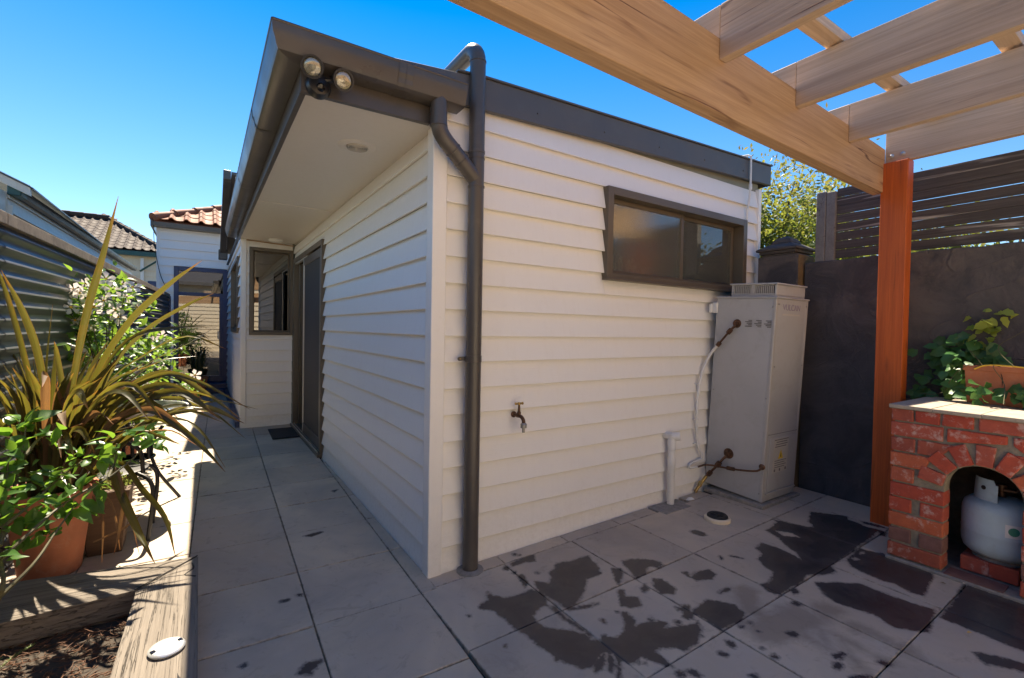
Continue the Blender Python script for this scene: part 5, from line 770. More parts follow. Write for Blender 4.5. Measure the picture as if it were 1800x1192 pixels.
MB().box((.035, -.002, .012), (.075, -.0005, .055)).obj('printed_figure', 'cream_paint', cdx, frontframe(2.20, .075, 1.70))

# ================================================================== WATER HEATER
hz = gz(2.5)
tilt = Matrix.Rotation(R(2.7), 4, 'X')
HM = Matrix.Translation((2.345, -.462, hz+.028)) @ tilt
ht = thing('water_heater', 'tall grey metal gas water heater leaning beside the cream wall', 'water heater', (2.345, -.462, hz+.028), rot=tilt)
HW, HD, HH = .445, .455, 1.462
MB().box((0, 0, 0), (HW, HD, HH)).obj('casing', 'heater_paint', ht, HM, bevel=.006, bseg=2)
MB().box((-.003, -.003, .0), (.022, .02, HH)).box((HW-.02, -.003, .0), (HW+.003, .02, HH)).obj('corner_trim', 'heater_edge', ht, HM, bevel=.003)
MB().box((.05, -.008, .07), (HW-.012, -.0005, .46)).obj('access_panel', 'heater_paint', ht, HM, bevel=.003)
MB().box((.03, -.016, .052), (HW-.012, -.0005, .066)).obj('panel_lip', 'heater_edge', ht, HM, bevel=.002)
MB().box((-.008, -.01, HH), (HW+.008, HD+.004, HH+.012)).obj('top_lip', 'heater_paint', ht, HM, bevel=.003)
cw = MB().box((.03, .02, HH+.0125), (HW-.01, .36, HH+.022)).box((.03, .02, HH+.0225), (HW-.01, .035, HH+.098)).box((.03, .345, HH+.0225), (HW-.01, .36, HH+.098)).box((.20, .035, HH+.0225), (HW-.01, .345, HH+.092)).prism([(.02, .01, HH+.0985), (HW, .01, HH+.0985), (HW, .37, HH+.0985), (.02, .37, HH+.0985)], (0, 0, .012))
cwo = cw.obj('flue_cowl', 'heater_paint', ht, HM, bevel=.003)
for k in range(22):
    if k in (10, 11): continue
    y = .045+.296*k/21.5
    MB().box((.034, y, HH+.036), (.042, y+.0065, HH+.0982)).obj('louvre', 'heater_edge', cwo, HM)
MB().box((.032, .036, HH+.0226), (.044, .345, HH+.036)).box((.030, .178, HH+.036), (.046, .205, HH+.098)).obj('louvre_rail', 'heater_edge', cwo, HM)
MB().box((.06, .04, HH+.023), (.07, .342, HH+.090)).obj('cowl_dark', 'black_plastic', cwo, HM)
sw = MB()
for y_, z_ in ((.02, .06), (.02, .75), (.02, 1.40), (.43, .06), (.43, .75)): sw.lathe([(.006, 0), (.006, .002), (.003, .004)], HM @ Vector((-.003, y_, z_)), 8, axis=Vector((-1, 0, 0)))
for x_, z_ in ((.03, .49), (.42, .49), (.03, .98), (.42, .98), (.03, 1.42), (.42, 1.42)): sw.lathe([(.006, 0), (.006, .002), (.003, .004)], HM @ Vector((x_, -.003, z_)), 8, axis=Vector((0, -1, 0)))
sw.obj('screws', 'grey_metal', ht)['kind'] = 'stuff'
MB().box((-.0015, -.0015, .485), (HW+.0015, .0, .4885)).obj('panel_seam', 'print_grey', ht, HM)
def text(s_, size, parent, M, mat, ext=.0006):
    cu = bpy.data.curves.new('lettering', 'FONT'); cu.body = s_; cu.size = size; cu.extrude = ext; cu.align_x = 'CENTER'; cu.align_y = 'CENTER'
    tmp = bpy.data.objects.new('tmp', cu); COL.objects.link(tmp)
    dg = bpy.context.evaluated_depsgraph_get(); me = bpy.data.meshes.new_from_object(tmp.evaluated_get(dg))
    bpy.data.objects.remove(tmp); me.materials.clear(); me.materials.append(MATS[mat]); me.name = 'lettering'
    return inst('lettering', me, parent, M)
RX = Matrix.Rotation(R(90), 4, 'X')
text('VULCAN', .062, ht, HM @ Matrix.Translation((.215, -.0012, HH-.062)) @ RX, 'print_purple')
MB().box((.09, -.0015, HH-.118), (.335, -.0003, HH-.106)).obj('brand_stripe', 'sticker', ht, HM)
st = MB().box((.10, -.0095, .20), (.30, -.0083, .455)).obj('warning_sticker', 'sticker', ht, HM)
MB().prism([(.165, -.0098, .300), (.235, -.0098, .300), (.200, -.0098, .368)], (0, -.0006, 0)).obj('warning_triangle', 'warn_yellow', st, HM)
MB().prism([(.194, -.0107, .312), (.206, -.0107, .312), (.202, -.0107, .345), (.198, -.0107, .345)], (0, -.0004, 0)).obj('warning_mark', 'black_plastic', st, HM)
ln = MB()
for k, (a, b) in enumerate(((.105, .295), (.13, .28), (.12, .285), (.115, .27))): ln.box((a, -.0103, .44-.017*k), (b, -.0097, .446-.017*k))
for k in range(4): ln.box((.12, -.0103, .285-.016*k), (.28-.02*(k % 2), -.0097, .290-.016*k))
for x in (.12, .19, .27): ln.box((x, -.0103, .208), (x+.018, -.0097, .228))
ln.obj('printed_lines', 'print_grey', st, HM)['kind'] = 'stuff'
pr = MB()
for c_ in (.022, .092, .162):
    for k in range(5): pr.box((-.0042, c_, HH-.165-.011*k), (-.0032, c_+.052-.012*((k*7+int(c_*50)) % 3), HH-.159-.011*k))
pr.obj('printed_notice', 'print_grey', ht, HM)['kind'] = 'stuff'
MB().box((-.02, .44, HH-.115), (-.0005, .475, HH-.035)).box((-.045, .472, HH-.115), (-.0205, .49, HH-.045)).obj('wall_bracket', 'white_pvc', ht, HM, bevel=.003)
MB().lathe([(.033, 0), (.030, .006), (.018, .008), (.016, .03), (0, .032)], HM @ Vector((0, .278, 1.272)), 16, axis=Vector((-1, 0, 0))).obj('hot_outlet', 'copper_old', ht, smooth=True)
MB().tube([(2.320, -.245, 1.359), (2.312, -.214, 1.328), (2.312, -.125, 1.225)], [.010, .008, .008], 10).lathe([(.017, -.02), (.019, 0), (.017, .02)], (2.314, -.205, 1.318), 8, axis=Vector((0, .66, -.75))).lathe([(.017, -.015), (.017, .015)], (2.311, -.12, 1.218), 8, axis=Vector((0, .66, -.75))).obj('hot_pipe', 'copper_old', ht, smooth=True)
MB().tube(spline([(2.311, -.118, 1.218), (2.315, -.045, 1.128), (2.245, -.035, 1.012), (2.198, -.033, .842), (2.185, -.033, .645), (2.199, -.034, .467), (2.254, -.037, .349), (2.275, -.04, .31)], 30), .0105, 10).obj('lagged_hose', 'white_pvc', ht, smooth=True)
for z, x in ((.90, 2.205), (.63, 2.185), (.44, 2.203)): MB().lathe([(.014, 0), (.014, .012)], (x, -.034, z), 10).box((x-.03, -.03, z+.002), (x+.01, -.012, z+.010)).obj('pipe_clip', 'white_pvc', ht, smooth=True)
MB().lathe([(.040, 0), (.038, .004), (.020, .006), (.018, .02), (0, .022)], HM @ Vector((0, .272, .284)), 18, axis=Vector((-1, 0, 0))).obj('cold_inlet', 'copper_old', ht, smooth=True)
MB().tube([(2.318, -.201, .369), (2.305, -.19, .355), (2.298, -.129, .273), (2.285, -.06, .185)], [.011, .009, .009, .009], 10).lathe([(.02, -.02), (.023, 0), (.02, .02)], (2.300, -.150, .300), 8, axis=Vector((0, .6, -.8))).lathe([(.019, -.018), (.019, .018)], (2.289, -.085, .215), 8, axis=Vector((0, .6, -.8))).obj('cold_pipe', 'copper_old', ht, smooth=True)
MB().tube([(2.285, -.06, .185), (2.245, -.035, .12), (2.195, -.03, .07)], .012, 10).lathe([(.016, -.02), (.016, .02)], (2.245, -.037, .125), 8, axis=Vector((.6, 0, .8))).obj('cold_valve', 'brass', ht, smooth=True)
MB().lathe([(.022, 0), (.022, .006), (.013, .014), (0, .016)], HM @ Vector((0, .012, .258)), 14, axis=Vector((-1, 0, 0))).tube(spline([(2.335, -.465, .345), (2.298, -.448, .326), (2.294, -.35, .305), (2.292, -.22, .290), (2.27, -.08, .282), (2.19, -.045, .268)], 16), .0075, 8).lathe([(.013, -.03), (.015, -.028), (.015, .028), (.013, .03)], (2.293, -.255, .294), 8, axis=Vector((0, .99, -.06))).obj('gas_pipe', 'copper_old', ht, smooth=True)
MB().tube(spline([(2.19, -.045, .268), (2.115, -.035, .27), (2.12, -.035, .297), (2.25, -.04, .32)], 12), .008, 8).obj('lagged_pipe', 'white_pvc', ht, smooth=True)
MB().prism([(2.30, -.50, hz-.01), (2.83, -.50, hz-.01), (2.83, -.03, hz-.01), (2.30, -.03, hz-.01)], (0, 0, .034)).obj('concrete_base', 'concrete', ht, bevel=.006)

# ================================================================== RENDERED WALL, PILLAR, SLAT FENCE
wl_ = MB(); nn = 60; top = []
wrn = random.Random(5)
rw = thing('rendered_wall', 'dark charcoal rendered masonry wall behind the orange post', 'wall', (3.1, -2.5, 0))
prof = []
for i in range(nn+1):
    y = -.405-5.6*i/nn; prof.append((y, 1.868+.004*math.sin(i*1.7)+wrn.uniform(-.006, .006)))
vs = []; fs = []
for y, z in prof: vs += [(3.0, y, -.05), (3.0, y, z-.008), (3.008, y, z), (3.17, y, z), (3.17, y, -.05)]
for i in range(nn):
    for k in range(4): fs.append((i*5+k, i*5+k+1, i*5+5+k+1, i*5+5+k))
fs += [(0, 1, 2, 3, 4), tuple(nn*5+k for k in range(5))[::-1]]
MB().add(vs, fs).obj('rendered_face', 'dark_render', rw)
pl = thing('gate_pillar', 'squat dark rendered pillar with a stepped cap at the house corner', 'pillar', (3.05, -.215, 0))
MB().box((2.925, -.385, -.02), (3.19, -.065, 1.945)).obj('pillar_shaft', 'dark_render', pl, bevel=.006)
MB().box((2.933, -.3885, .0), (3.185, -.3853, 1.938)).obj('ochre_side', 'ochre_render', pl)
cx, cy = 3.058, -.225
cap = MB()
for a, z0, z1 in ((.128, 1.9455, 1.962), (.146, 1.9625, 1.985), (.165, 1.9855, 2.004)): cap.box((cx-a, cy-a, z0), (cx+a, cy+a, z1))
def frust(a, b, z0, z1): return [(cx-a, cy-a, z0), (cx+a, cy-a, z0), (cx+a, cy+a, z0), (cx-a, cy+a, z0), (cx-b, cy-b, z1), (cx+b, cy-b, z1), (cx+b, cy+b, z1), (cx-b, cy+b, z1)], [(0, 3, 2, 1), (4, 5, 6, 7), (0, 1, 5, 4), (1, 2, 6, 5), (2, 3, 7, 6), (3, 0, 4, 7)]
cap.add(*frust(.162, .085, 2.0045, 2.05)); cap.add(*frust(.085, .068, 2.0505, 2.085)); cap.add(*frust(.068, .02, 2.0855, 2.115))
cap.obj('pillar_cap', 'render_cap', pl, bevel=.004)
sf = thing('slat_fence', 'dark weathered timber slat fence standing on the rendered wall', 'fence', (3.08, -2.5, 1.87))
MB().box((3.012, -.535, 1.862), (3.075, -.470, 2.41)).obj('fence_post', 'timber_post_grey', sf, bevel=.003)
MB().box((3.018, -.600, 1.862), (3.062, -.537, 2.40)).obj('fence_post', 'timber_post_grey', sf, bevel=.003)
for y in (-2.2, -3.7, -5.2): beam('fence_post', (3.10, y, 1.87), (3.10, y, 2.40), .06, .06, 'timber_post_grey', sf, up=(1, 0, 0))
frn = random.Random(21)
for k in range(8):
    z = 1.892+.0665*k+.03
    z += frn.uniform(-.0012, .0012); h_ = frn.uniform(.0615, .0650)
    for (ya, yb, dx) in ((-.60, -2.195, 0), (-2.2, -5.9, .004)):
        beam('fence_slat', (3.050+dx+frn.uniform(-.003, .003), ya, z+frn.uniform(-.001, .001)), (3.050+dx, yb, z+.0+frn.uniform(-.004, .004)), .016, h_, 'timber_fence', sf, bevel=.002)

# tree beyond the wall
def foliage(name, label, cat, centre, radii, n, leaf, mat, trunk_h, seed, group=None, stems=4, clumps=26, low=False):
    rr = random.Random(seed); c = Vector(centre)
    root = thing(name, label, cat, (c.x, c.y, 0), group)
    tr = MB(); tips = []
    tr.tube(spline([(c.x, c.y, -.1), (c.x+.05, c.y, c.z*.5), (c.x, c.y+.04, c.z)], 7), [.06, .055, .05, .045, .04, .03, .02], 8)
    cl = []
    for k in range(clumps):
        while True:
            v = Vector((rr.uniform(-1, 1), rr.uniform(-1, 1), rr.uniform(-1, 1)))
            if v.length < 1: break
        v = v*(.55+.45*v.length)
        p = c+Vector((v.x*radii[0], v.y*radii[1], v.z*radii[2])); cl.append((p, rr.uniform(.5, 1), rr.random()))
        tr.tube(spline([(c.x, c.y, max(.4, p.z*.45)), c.lerp(p, .5)+Vector((0, 0, -.06)), p], 5), [.022, .018, .014, .008, .004], 5)
    tr.obj('trunk', 'bark', root)
    vs, fs, at = [], [], []
    for i in range(n):
        p, s_, tone = cl[rr.randrange(len(cl))]
        g_ = Vector((rr.gauss(0, 1), rr.gauss(0, 1), rr.gauss(0, 1)))*.30*s_*min(radii)
        q = p+g_+Vector((0, 0, .0)); L = leaf*rr.uniform(.6, 1.25)
        d = Vector((rr.gauss(0, 1), rr.gauss(0, 1), rr.gauss(.1, .8))).normalized(); sd = d.cross(Vector((rr.gauss(0, 1), rr.gauss(0, 1), rr.gauss(0, 1)))).normalized()
        nrm = d.cross(sd); b = len(vs)
        vs += [q, q+d*L*.5+sd*L*.22+nrm*L*.05, q+d*L, q+d*L*.5-sd*L*.22+nrm*L*.05]; fs += [(b, b+1, b+2), (b, b+2, b+3)]
        t_ = min(1, max(0, tone*.7-.15+rr.uniform(-.2, .2)+.6*(q.z-c.z)/radii[2]*.5)); at += [t_]*4
    me = bpy.data.meshes.new('crown'); me.from_pydata([tuple(v) for v in vs], [], fs); me.materials.append(MATS[mat])
    me.attributes.new('clump', 'FLOAT', 'POINT').data.foreach_set('value', at)
    cr = inst('crown', me, root); cr['kind'] = 'stuff'
    return root
foliage('garden_tree', 'yellow-green leafy tree behind the rendered wall and pillar', 'tree', (4.75, .75, 2.25), (1.15, 1.25, .95), 26000, .062, 'tree_leaf', 2, 3, clumps=60)
foliage('garden_shrub', 'green shrub growing low behind the slat fence', 'shrub', (4.25, -1.3, 1.75), (.7, 1.7, .70), 12000, .065, 'tree_leaf', 2, 9, clumps=40)

# ================================================================== PERGOLA
pg = thing('pergola', 'raw timber pergola with a heavy beam on an orange stained post', 'pergola', (2.76, -1.06, .07))
B0 = Vector((-.403, -1.236, 2.117)); B1 = Vector((2.742, -1.0, 2.240)); dB = (B1-B0)
BH, BT = .283, .065
# main beam: underside edge given by B0-B1 on the near face
yv = Vector((-dB.y, dB.x, 0)).normalized()
BA = B0-dB*.62
beam('main_beam', BA+Vector((0, 0, BH/2))+yv*BT/2, B1+Vector((0, 0, BH/2))+yv*BT/2, BT, BH, 'timber_raw', pg, bevel=.004)
post = beam('post', (2.752, -1.062, gz(2.75)-.01), (2.752, -1.062, 2.425), .145, .092, 'timber_stained', pg, bevel=.006, up=(1, 0, 0))
beam('post', (-2.1, -1.44, 0), (-2.1, -1.44, 2.03), .14, .09, 'timber_stained', pg, bevel=.006, up=(1, 0, 0))
RH, RT = .212, .045
raf = [(.668, -1.156, 2.358), (1.357, -1.104, 2.386), (2.063, -1.051, 2.402), (2.735, -1.0, 2.425)]
for i, (x, y, z) in enumerate([(x, y, z) for x, y, z in [(.668-.70, -1.209, 2.331), (.668-1.40, -1.262, 2.304)]]+raf):
    ys = y+.30 if i < 5 else y+.115
    x_ = x+RT/2
    # notch over the beam: the part behind the near face sits on top of the beam
    m = MB().box((0, -RT/2, -RH/2), (3.3, RT/2, RH/2))
    M = frame((x_, y-.001, z+RH/2), (0, -1, -.006), (1, 0, 0))
    ro = m.obj('rafter', 'timber_pale', pg, M, bevel=.003, bseg=2)
    if i < 5:
        tz = z+.073; hh = RH-.075
        MB().box((0, -RT/2, -hh/2), (.36, RT/2, hh/2)).obj('rafter_tail', 'timber_pale', ro, frame((x_, y+.36, z+RH-hh/2), (0, -1, 0), (1, 0, 0)), bevel=.003)
for k in range(7):
    y = -1.232-.438*k
    beam('batten', (-1.0, y-.06, 2.563-.022-.0+.02), (3.25, y, 2.663+.02), .072, .045, 'timber_pale', pg, bevel=.003)
b2 = Vector((-.4, -4.35, 2.08)); b3 = Vector((2.95, -4.2, 2.20))
beam('main_beam', b2, b3, .065, .28, 'timber_raw', pg, bevel=.004)
beam('post', (2.752, -4.25, 0), (2.752, -4.25, 2.1), .145, .092, 'timber_stained', pg, bevel=.006, up=(1, 0, 0))
for yy in (-1.035, -1.095):
    MB().lathe([(.014, 0), (.014, .003), (.009, .004), (.009, .010), (.004, .013), (0, .014)], (2.735, yy, 2.468), 10, axis=Vector((-1, 0, 0))).obj('coach_bolt', 'galv', pg, smooth=True)

# ================================================================== BRICK BARBECUE
bq = thing('brick_barbecue', 'red brick barbecue base with an arched gas bottle recess and tiled top', 'barbecue', (2.55, -1.61, .07))
bz0 = .076; CH = .084; XF = 2.232; yL = -1.240; XB = 2.86; yC = -1.613; yR = 2*yC-yL
AR = .143; AZ = bz0+5*CH+.02; AO = .112      # arch inner radius, centre height, brick length
brr = random.Random(14)
def brick(a, b, mat='brick_red', M=None, bev=.007):
    a = Vector(a); b = Vector(b); c = (a+b)/2; h = (b-a)/2
    j = lambda: brr.uniform(-.0025, .0025)
    mb = MB(); mb.box(-h, h); mb.v = [(x+j(), y+j(), z+j()) for x, y, z in mb.v]
    mm = Matrix.Translation(c) @ Matrix.Rotation(brr.uniform(-.012, .012), 4, 'X')
    return mb.obj('brick', mat, bq, M if M is not None else mm, bevel=bev, bseg=2)
def brick_poly(pts, mat='brick_red', dep=.105, x=None):
    """brick cut to a shape: pts in (y,z) on the front face"""
    x = XF if x is None else x
    cy_ = sum(p[0] for p in pts)/len(pts); cz_ = sum(p[1] for p in pts)/len(pts)
    mb = MB().prism([(0, p[0]-cy_, p[1]-cz_) for p in pts], (dep, 0, 0))
    return mb.obj('brick', mat, bq, Matrix.Translation((x+brr.uniform(-.004, .004), cy_, cz_)), bevel=.006, bseg=2)
MT = .010; PW = .232       # joint, pier width
def course(k): return bz0+k*CH+MT*.5, bz0+(k+1)*CH-MT*.5
for side in (1, -1):
    def Y(d): return (yL-d) if side == 1 else (yR+d)
    for k in range(6):
        z0, z1 = course(k); sh = .003*k
        dull = 'brick_dull' if k == 1 else 'brick_red'
        if k % 2 == 0 and k < 5: brick((XF+brr.uniform(-.004, .004), Y(.0), z0), (XF+.105, Y(PW), z1))
        elif k < 5:
            brick((XF+brr.uniform(-.004, .004), Y(.0), z0), (XF+.105, Y(.100), z1), dull); brick((XF+brr.uniform(-.004, .004), Y(.132), z0), (XF+.105, Y(PW), z1), dull)
        else: brick((XF, Y(.0), z0), (XF+.105, Y(.105), z1))
        # return bricks along the side of each pier
        for q in range(3):
            xa = XF+.115+q*.19; brick((xa, Y(0), z0), (min(xa+.18, XB), Y(.105), z1))
    z0, z1 = course(6); pA = [(Y(0), z0), (Y(.150), z0), (Y(.172), z1-.01), (Y(.172), z1), (Y(0), z1)]
    brick_poly(pA)
    z0, z1 = course(7); brick((XF, Y(0), z0), (XF+.105, Y(.106), z1)); brick_poly([(Y(.116), z0), (Y(.205), z0), (Y(.262), z1-.012), (Y(.262), z1), (Y(.116), z1)])
    z0, z1 = course(8); brick((XF, Y(0), z0), (XF+.105, Y(.222), z1))
    z0, z1 = course(9); brick((XF, Y(0), z0), (XF+.105, Y(.096), z1-.008)); brick((XF, Y(.106), z0), (XF+.105, Y(.205), z1-.008))
    for k in range(6, 10):
        z0, z1 = course(k)
        for q in range(3):
            xa = XF+.115+q*.19; brick((xa, Y(0), z0), (min(xa+.18, XB), Y(.105), z1-(.008 if k == 9 else 0)))
z0, z1 = course(8)
brick_poly([(yL-.236, z0+.004), (yL-.455, z0+.034), (yL-.455, z1), (yL-.236, z1)]); brick_poly([(yL-.475, z0+.034), (yR+.236, z0+.004), (yR+.236, z1), (yL-.475, z1)])
z0, z1 = course(9)
brick((XF, yL-.215, z0), (XF+.105, yL-.335, z1-.008)); brick((XF, yL-.352, z0), (XF+.105, yR+.215, z1-.008))
# voussoirs
for a in (14, 40, 66, 92, 118, 144, 168):
    t_ = R(a); d0 = AR+.004; d1 = d0+.104; hw0, hw1 = .031, .037
    er = (math.cos(t_), math.sin(t_)); et = (-er[1], er[0])
    pts = [(yC+er[0]*d0-et[0]*hw0, AZ+er[1]*d0-et[1]*hw0), (yC+er[0]*d1-et[0]*hw1, AZ+er[1]*d1-et[1]*hw1), (yC+er[0]*d1+et[0]*hw1, AZ+er[1]*d1+et[1]*hw1), (yC+er[0]*d0+et[0]*hw0, AZ+er[1]*d0+et[1]*hw0)]
    brick_poly(pts, x=XF-.006)
# mortar mass behind the bricks (front sheet with the arched opening, sides, back)
mo = MB(); n_ = 18
op = [(yC-AR*math.cos(math.pi*i/n_), AZ+AR*math.sin(math.pi*i/n_)) for i in range(n_+1)]
out = [(yR+.012, .03), (yR+.012, bz0+10*CH-.012), (yL-.012, bz0+10*CH-.012), (yL-.012, .03)]
inn = [(yC-AR-.003, .03)]+[(y-.000, z) for y, z in op]+[(yC+AR+.003, .03)]
loop = [out[0]]+inn+[out[3], out[2], out[1]]
mo.prism([(XF+.011, y, z) for y, z in loop], (.085, 0, 0))
mo.box((XF+.0965, yL-.012, .03), (XB-.01, yL-.095, bz0+10*CH-.012)).box((XF+.0965, yR+.012, .03), (XB-.01, yR+.095, bz0+10*CH-.012))
mo.box((XB-.06, yL-.0955, .03), (XB-.011, yR+.0955, bz0+10*CH-.012)).box((XF+.0965, yL-.0955, AZ+AR+.06), (XB-.0605, yR+.0955, bz0+10*CH-.012))
mo.obj('mortar', 'mortar', bq)
MB().box((XF-.018, yL+.005, .035), (XB, yR-.005, .074)).obj('hearth_slab', 'concrete', bq, bevel=.006)
for i in range(4):
    MB().box((XF-.012+.0, yC+.02-.23*i+.34, .0745), (XF+.10, yC-.20-.23*i+.34, .080)).obj('hearth_tile', 'brick_dull', bq, bevel=.002) if abs(yC-.09-.23*i+.34-yC) < .15 else None
# tiled top
zt = bz0+10*CH-.0115
for i in range(4):
    for j in range(5):
        x0 = XF-.012+i*.166; y0 = yL+.012-j*.1885
        MB().box((x0+.0015, y0-.0015, zt), (x0+.1645, y0-.187, zt+.019)).obj('top_tile', 'slab_tile', bq, Matrix.Translation((0, 0, brr.uniform(-.001, .001))), bevel=.002)
MB().box((XF-.008, yL+.008, zt-.004), (XF+.655, yL-.93, zt+.014)).obj('tile_bed', 'mortar', bq)

# gas bottle on two bricks
for yy, lb in ((-1.515, 'left'), (-1.628, 'right')):
    mb = MB().box((-.11, -.0545, -.037), (.11, .0545, .037)); o = mb.obj('loose_brick', 'brick_red', None, Matrix.Translation((2.47, yy-.052, .117)) @ Matrix.Rotation(.02 if lb == 'left' else -.03, 4, 'Z'), bevel=.006, bseg=2)
    tag(o, 'red brick under the gas bottle, %s one of the two' % ('the left' if lb == 'left' else 'the right'), 'brick', 'bricks under the gas bottle')
gb = thing('gas_bottle', 'grey-blue gas bottle standing in the arched brick recess', 'gas bottle', (2.50, -1.645, .155))
gx, gy, g0 = 2.475, -1.640, .155
GRD = .150
MB().lathe([(GRD*.60, .022), (GRD*.80, .026), (GRD*.93, .045), (GRD*.99, .075), (GRD, .10), (GRD, .135), (GRD*1.008, .139), (GRD*1.008, .147), (GRD, .151), (GRD, .225), (GRD*.985, .255), (GRD*.93, .283), (GRD*.78, .303), (GRD*.5, .318), (GRD*.25, .323), (0, .324)], (gx, gy, g0), 40).obj('cylinder_body', 'bottle_paint', gb, smooth=True)
fr_ = MB()
for r0, r1 in ((.098, .104),): fr_.lathe([(r0+.004, 0), (r1, 0), (r1-.002, .03), (r0, .03), (r0+.004, 0)], (gx, gy, g0+.0005), 32)
fr_.obj('foot_ring', 'concrete', gb, smooth=True)
vs, fs = [], []; ns = 16
for i in range(ns+1):
    a = math.radians(102+80*i/ns); r_ = .105
    hgt = .108 if 1 < i < ns-1 else .085
    low = .295 if i < ns*.78 else .302
    for rr_ in (r_, r_-.005): vs += [(gx+rr_*math.cos(a), gy+rr_*math.sin(a), g0+low), (gx+rr_*math.cos(a)*.95, gy+rr_*math.sin(a)*.95, g0+.31+hgt)]
for i in range(ns):
    o = i*4; fs += [(o, o+4, o+5, o+1), (o+2, o+3, o+7, o+6), (o+1, o+5, o+7, o+3), (o, o+2, o+6, o+4)]
fs += [(0, 1, 3, 2), (ns*4, ns*4+2, ns*4+3, ns*4+1)]
MB().add(vs, fs).obj('collar_guard', 'bottle_paint', gb, smooth=True)
a_ = R(150); MB().lathe([(.011, 0), (.011, .002)], (gx+.1025*math.cos(a_), gy+.1025*math.sin(a_), g0+.372), 14, axis=Vector((math.cos(a_), math.sin(a_), 0))).obj('guard_hole', 'black_plastic', gb)
MB().lathe([(.017, .32), (.017, .35), (.012, .352), (.012, .375), (.022, .376), (.022, .388), (0, .39)], (gx, gy, g0), 14).tube([(gx, gy, g0+.36), (gx+.01, gy-.05, g0+.36)], .011, 10).obj('valve', 'copper_old', gb, smooth=True)
def wrap(name, a0, a1, z0, z1, rad, mat, n=8):
    vs = []; fs = []
    for i in range(n+1):
        a = R(a0+(a1-a0)*i/n)
        for r_ in (rad, rad+.0008):
            for z in (z0, z1): vs.append((gx+r_*math.cos(a), gy+r_*math.sin(a), g0+z))
    for i in range(n):
        o = i*4; fs += [(o+2, o+6, o+7, o+3), (o, o+1, o+5, o+4), (o+1, o+3, o+7, o+5), (o, o+4, o+6, o+2)]
    return MB().add(vs, fs).obj(name, mat, gb)
lb_ = wrap('label', 196, 232, .158, .222, GRD+.0004, 'white_plastic')
vs = []; a0 = 208; rr_ = GRD+.0017
for k in range(18):
    t_ = 2*math.pi*k/18; aa = R(a0)+.021*math.cos(t_)/GRD; vs.append((gx+rr_*math.cos(aa), gy+rr_*math.sin(aa), g0+.19+.021*math.sin(t_)))
nv_ = Vector((math.cos(R(a0)), math.sin(R(a0)), 0))
lr = MB().prism(vs, nv_*.0006).obj('label_roundel', 'green_plastic', lb_)

# ================================================================== TROUGH OF IVY
tg = thing('terracotta_trough', 'long terracotta trough with a cracked face standing on the tiled barbecue top', 'planter', (2.80, -1.78, .925))
tb = MB(); ty0, ty1 = -1.425, -2.14
def rect_taper(x0, x1, ya, yb, z0, z1, t_):
    return [(x0+t_, ya-t_, z0), (x1-t_, ya-t_, z0), (x1-t_, yb+t_, z0), (x0+t_, yb+t_, z0), (x0, ya, z1), (x1, ya, z1), (x1, yb, z1), (x0, yb, z1)], [(0, 1, 2, 3), (0, 4, 5, 1), (1, 5, 6, 2), (2, 6, 7, 3), (3, 7, 4, 0)]
tb.add(*rect_taper(2.715, 2.90, ty0, ty1, .925, 1.135, .012))
vs, fs = rect_taper(2.735, 2.88, ty0-.02, ty1+.02, 1.08, 1.135, .004); tb.add(vs, [fs[0]]+[f[::-1] for f in fs[1:]])
tb.add([(2.715, ty0, 1.135), (2.90, ty0, 1.135), (2.90, ty1, 1.135), (2.715, ty1, 1.135), (2.735, ty0-.02, 1.135), (2.88, ty0-.02, 1.135), (2.88, ty1+.02, 1.135), (2.735, ty1+.02, 1.135)], [(0, 1, 5, 4), (1, 2, 6, 5), (2, 3, 7, 6), (3, 0, 4, 7)])
tb.obj('trough_body', 'terracotta', tg)
MB().box((2.708, ty0+.006, 1.112), (2.7145, ty1-.006, 1.142)).obj('rim', 'terracotta', tg, bevel=.002)
MB().box((2.737, ty0-.022, 1.09), (2.878, ty1+.022, 1.118)).obj('soil', 'earth', tg)
MB().tube(spline([(2.7135, -1.575, 1.105), (2.7150, -1.580, 1.085), (2.7165, -1.582, 1.06), (2.7185, -1.581, 1.03)], 8), [.001, .0016, .002, .0022, .002, .002, .0015, .0008], 5).obj('crack', 'rubber', tg)

def leaf_mesh(name, mat, L=1., wd=.55, shape='ovate', fold=.12, curl=.15, seg=5):
    """leaf along +X, unit length, lying in XY with a folded midrib"""
    vs = []; fs = []
    for i in range(seg+1):
        t_ = i/seg
        if shape == 'ovate': h = wd*.5*math.sin(math.pi*t_**.85)*(1-.25*t_)
        elif shape == 'lance': h = wd*.5*math.sin(math.pi*t_**.8)
        else: h = wd*.5*max(.0, [.25, .95, .75, .85, .45, 0][min(i, 5)])
        if i == 0: h = max(h, .015)
        x = t_*L; z = -curl*t_*t_
        vs += [(x-.04*(i not in (0, seg)), -h, z+fold*h*1.6), (x, 0, z), (x-.04*(i not in (0, seg)), h, z+fold*h*1.6)]
    for i in range(seg):
        o = i*3; fs += [(o, o+3, o+4, o+1), (o+1, o+4, o+5, o+2)]
    me = bpy.data.meshes.new(name); me.from_pydata(vs, [], fs); me.materials.append(MATS[mat])
    me.polygons.foreach_set('use_smooth', [True]*len(me.polygons)); me.update(); return me
LV = {k: leaf_mesh('leaf', *a) for k, a in dict(
    bright=('bright_leaf', 1, .62, 'ovate', .22, .16), bright2=('bright_leaf', 1, .5, 'ovate', .3, .30), shrub=('shrub_leaf', 1, .55, 'ovate', .2, .2), ivy=('ivy_leaf', 1, .95, 'ivy', .12, .22), ivyyellow=('ivy_yellow_leaf', 1, .9, 'ivy', .12, .15)).items()}
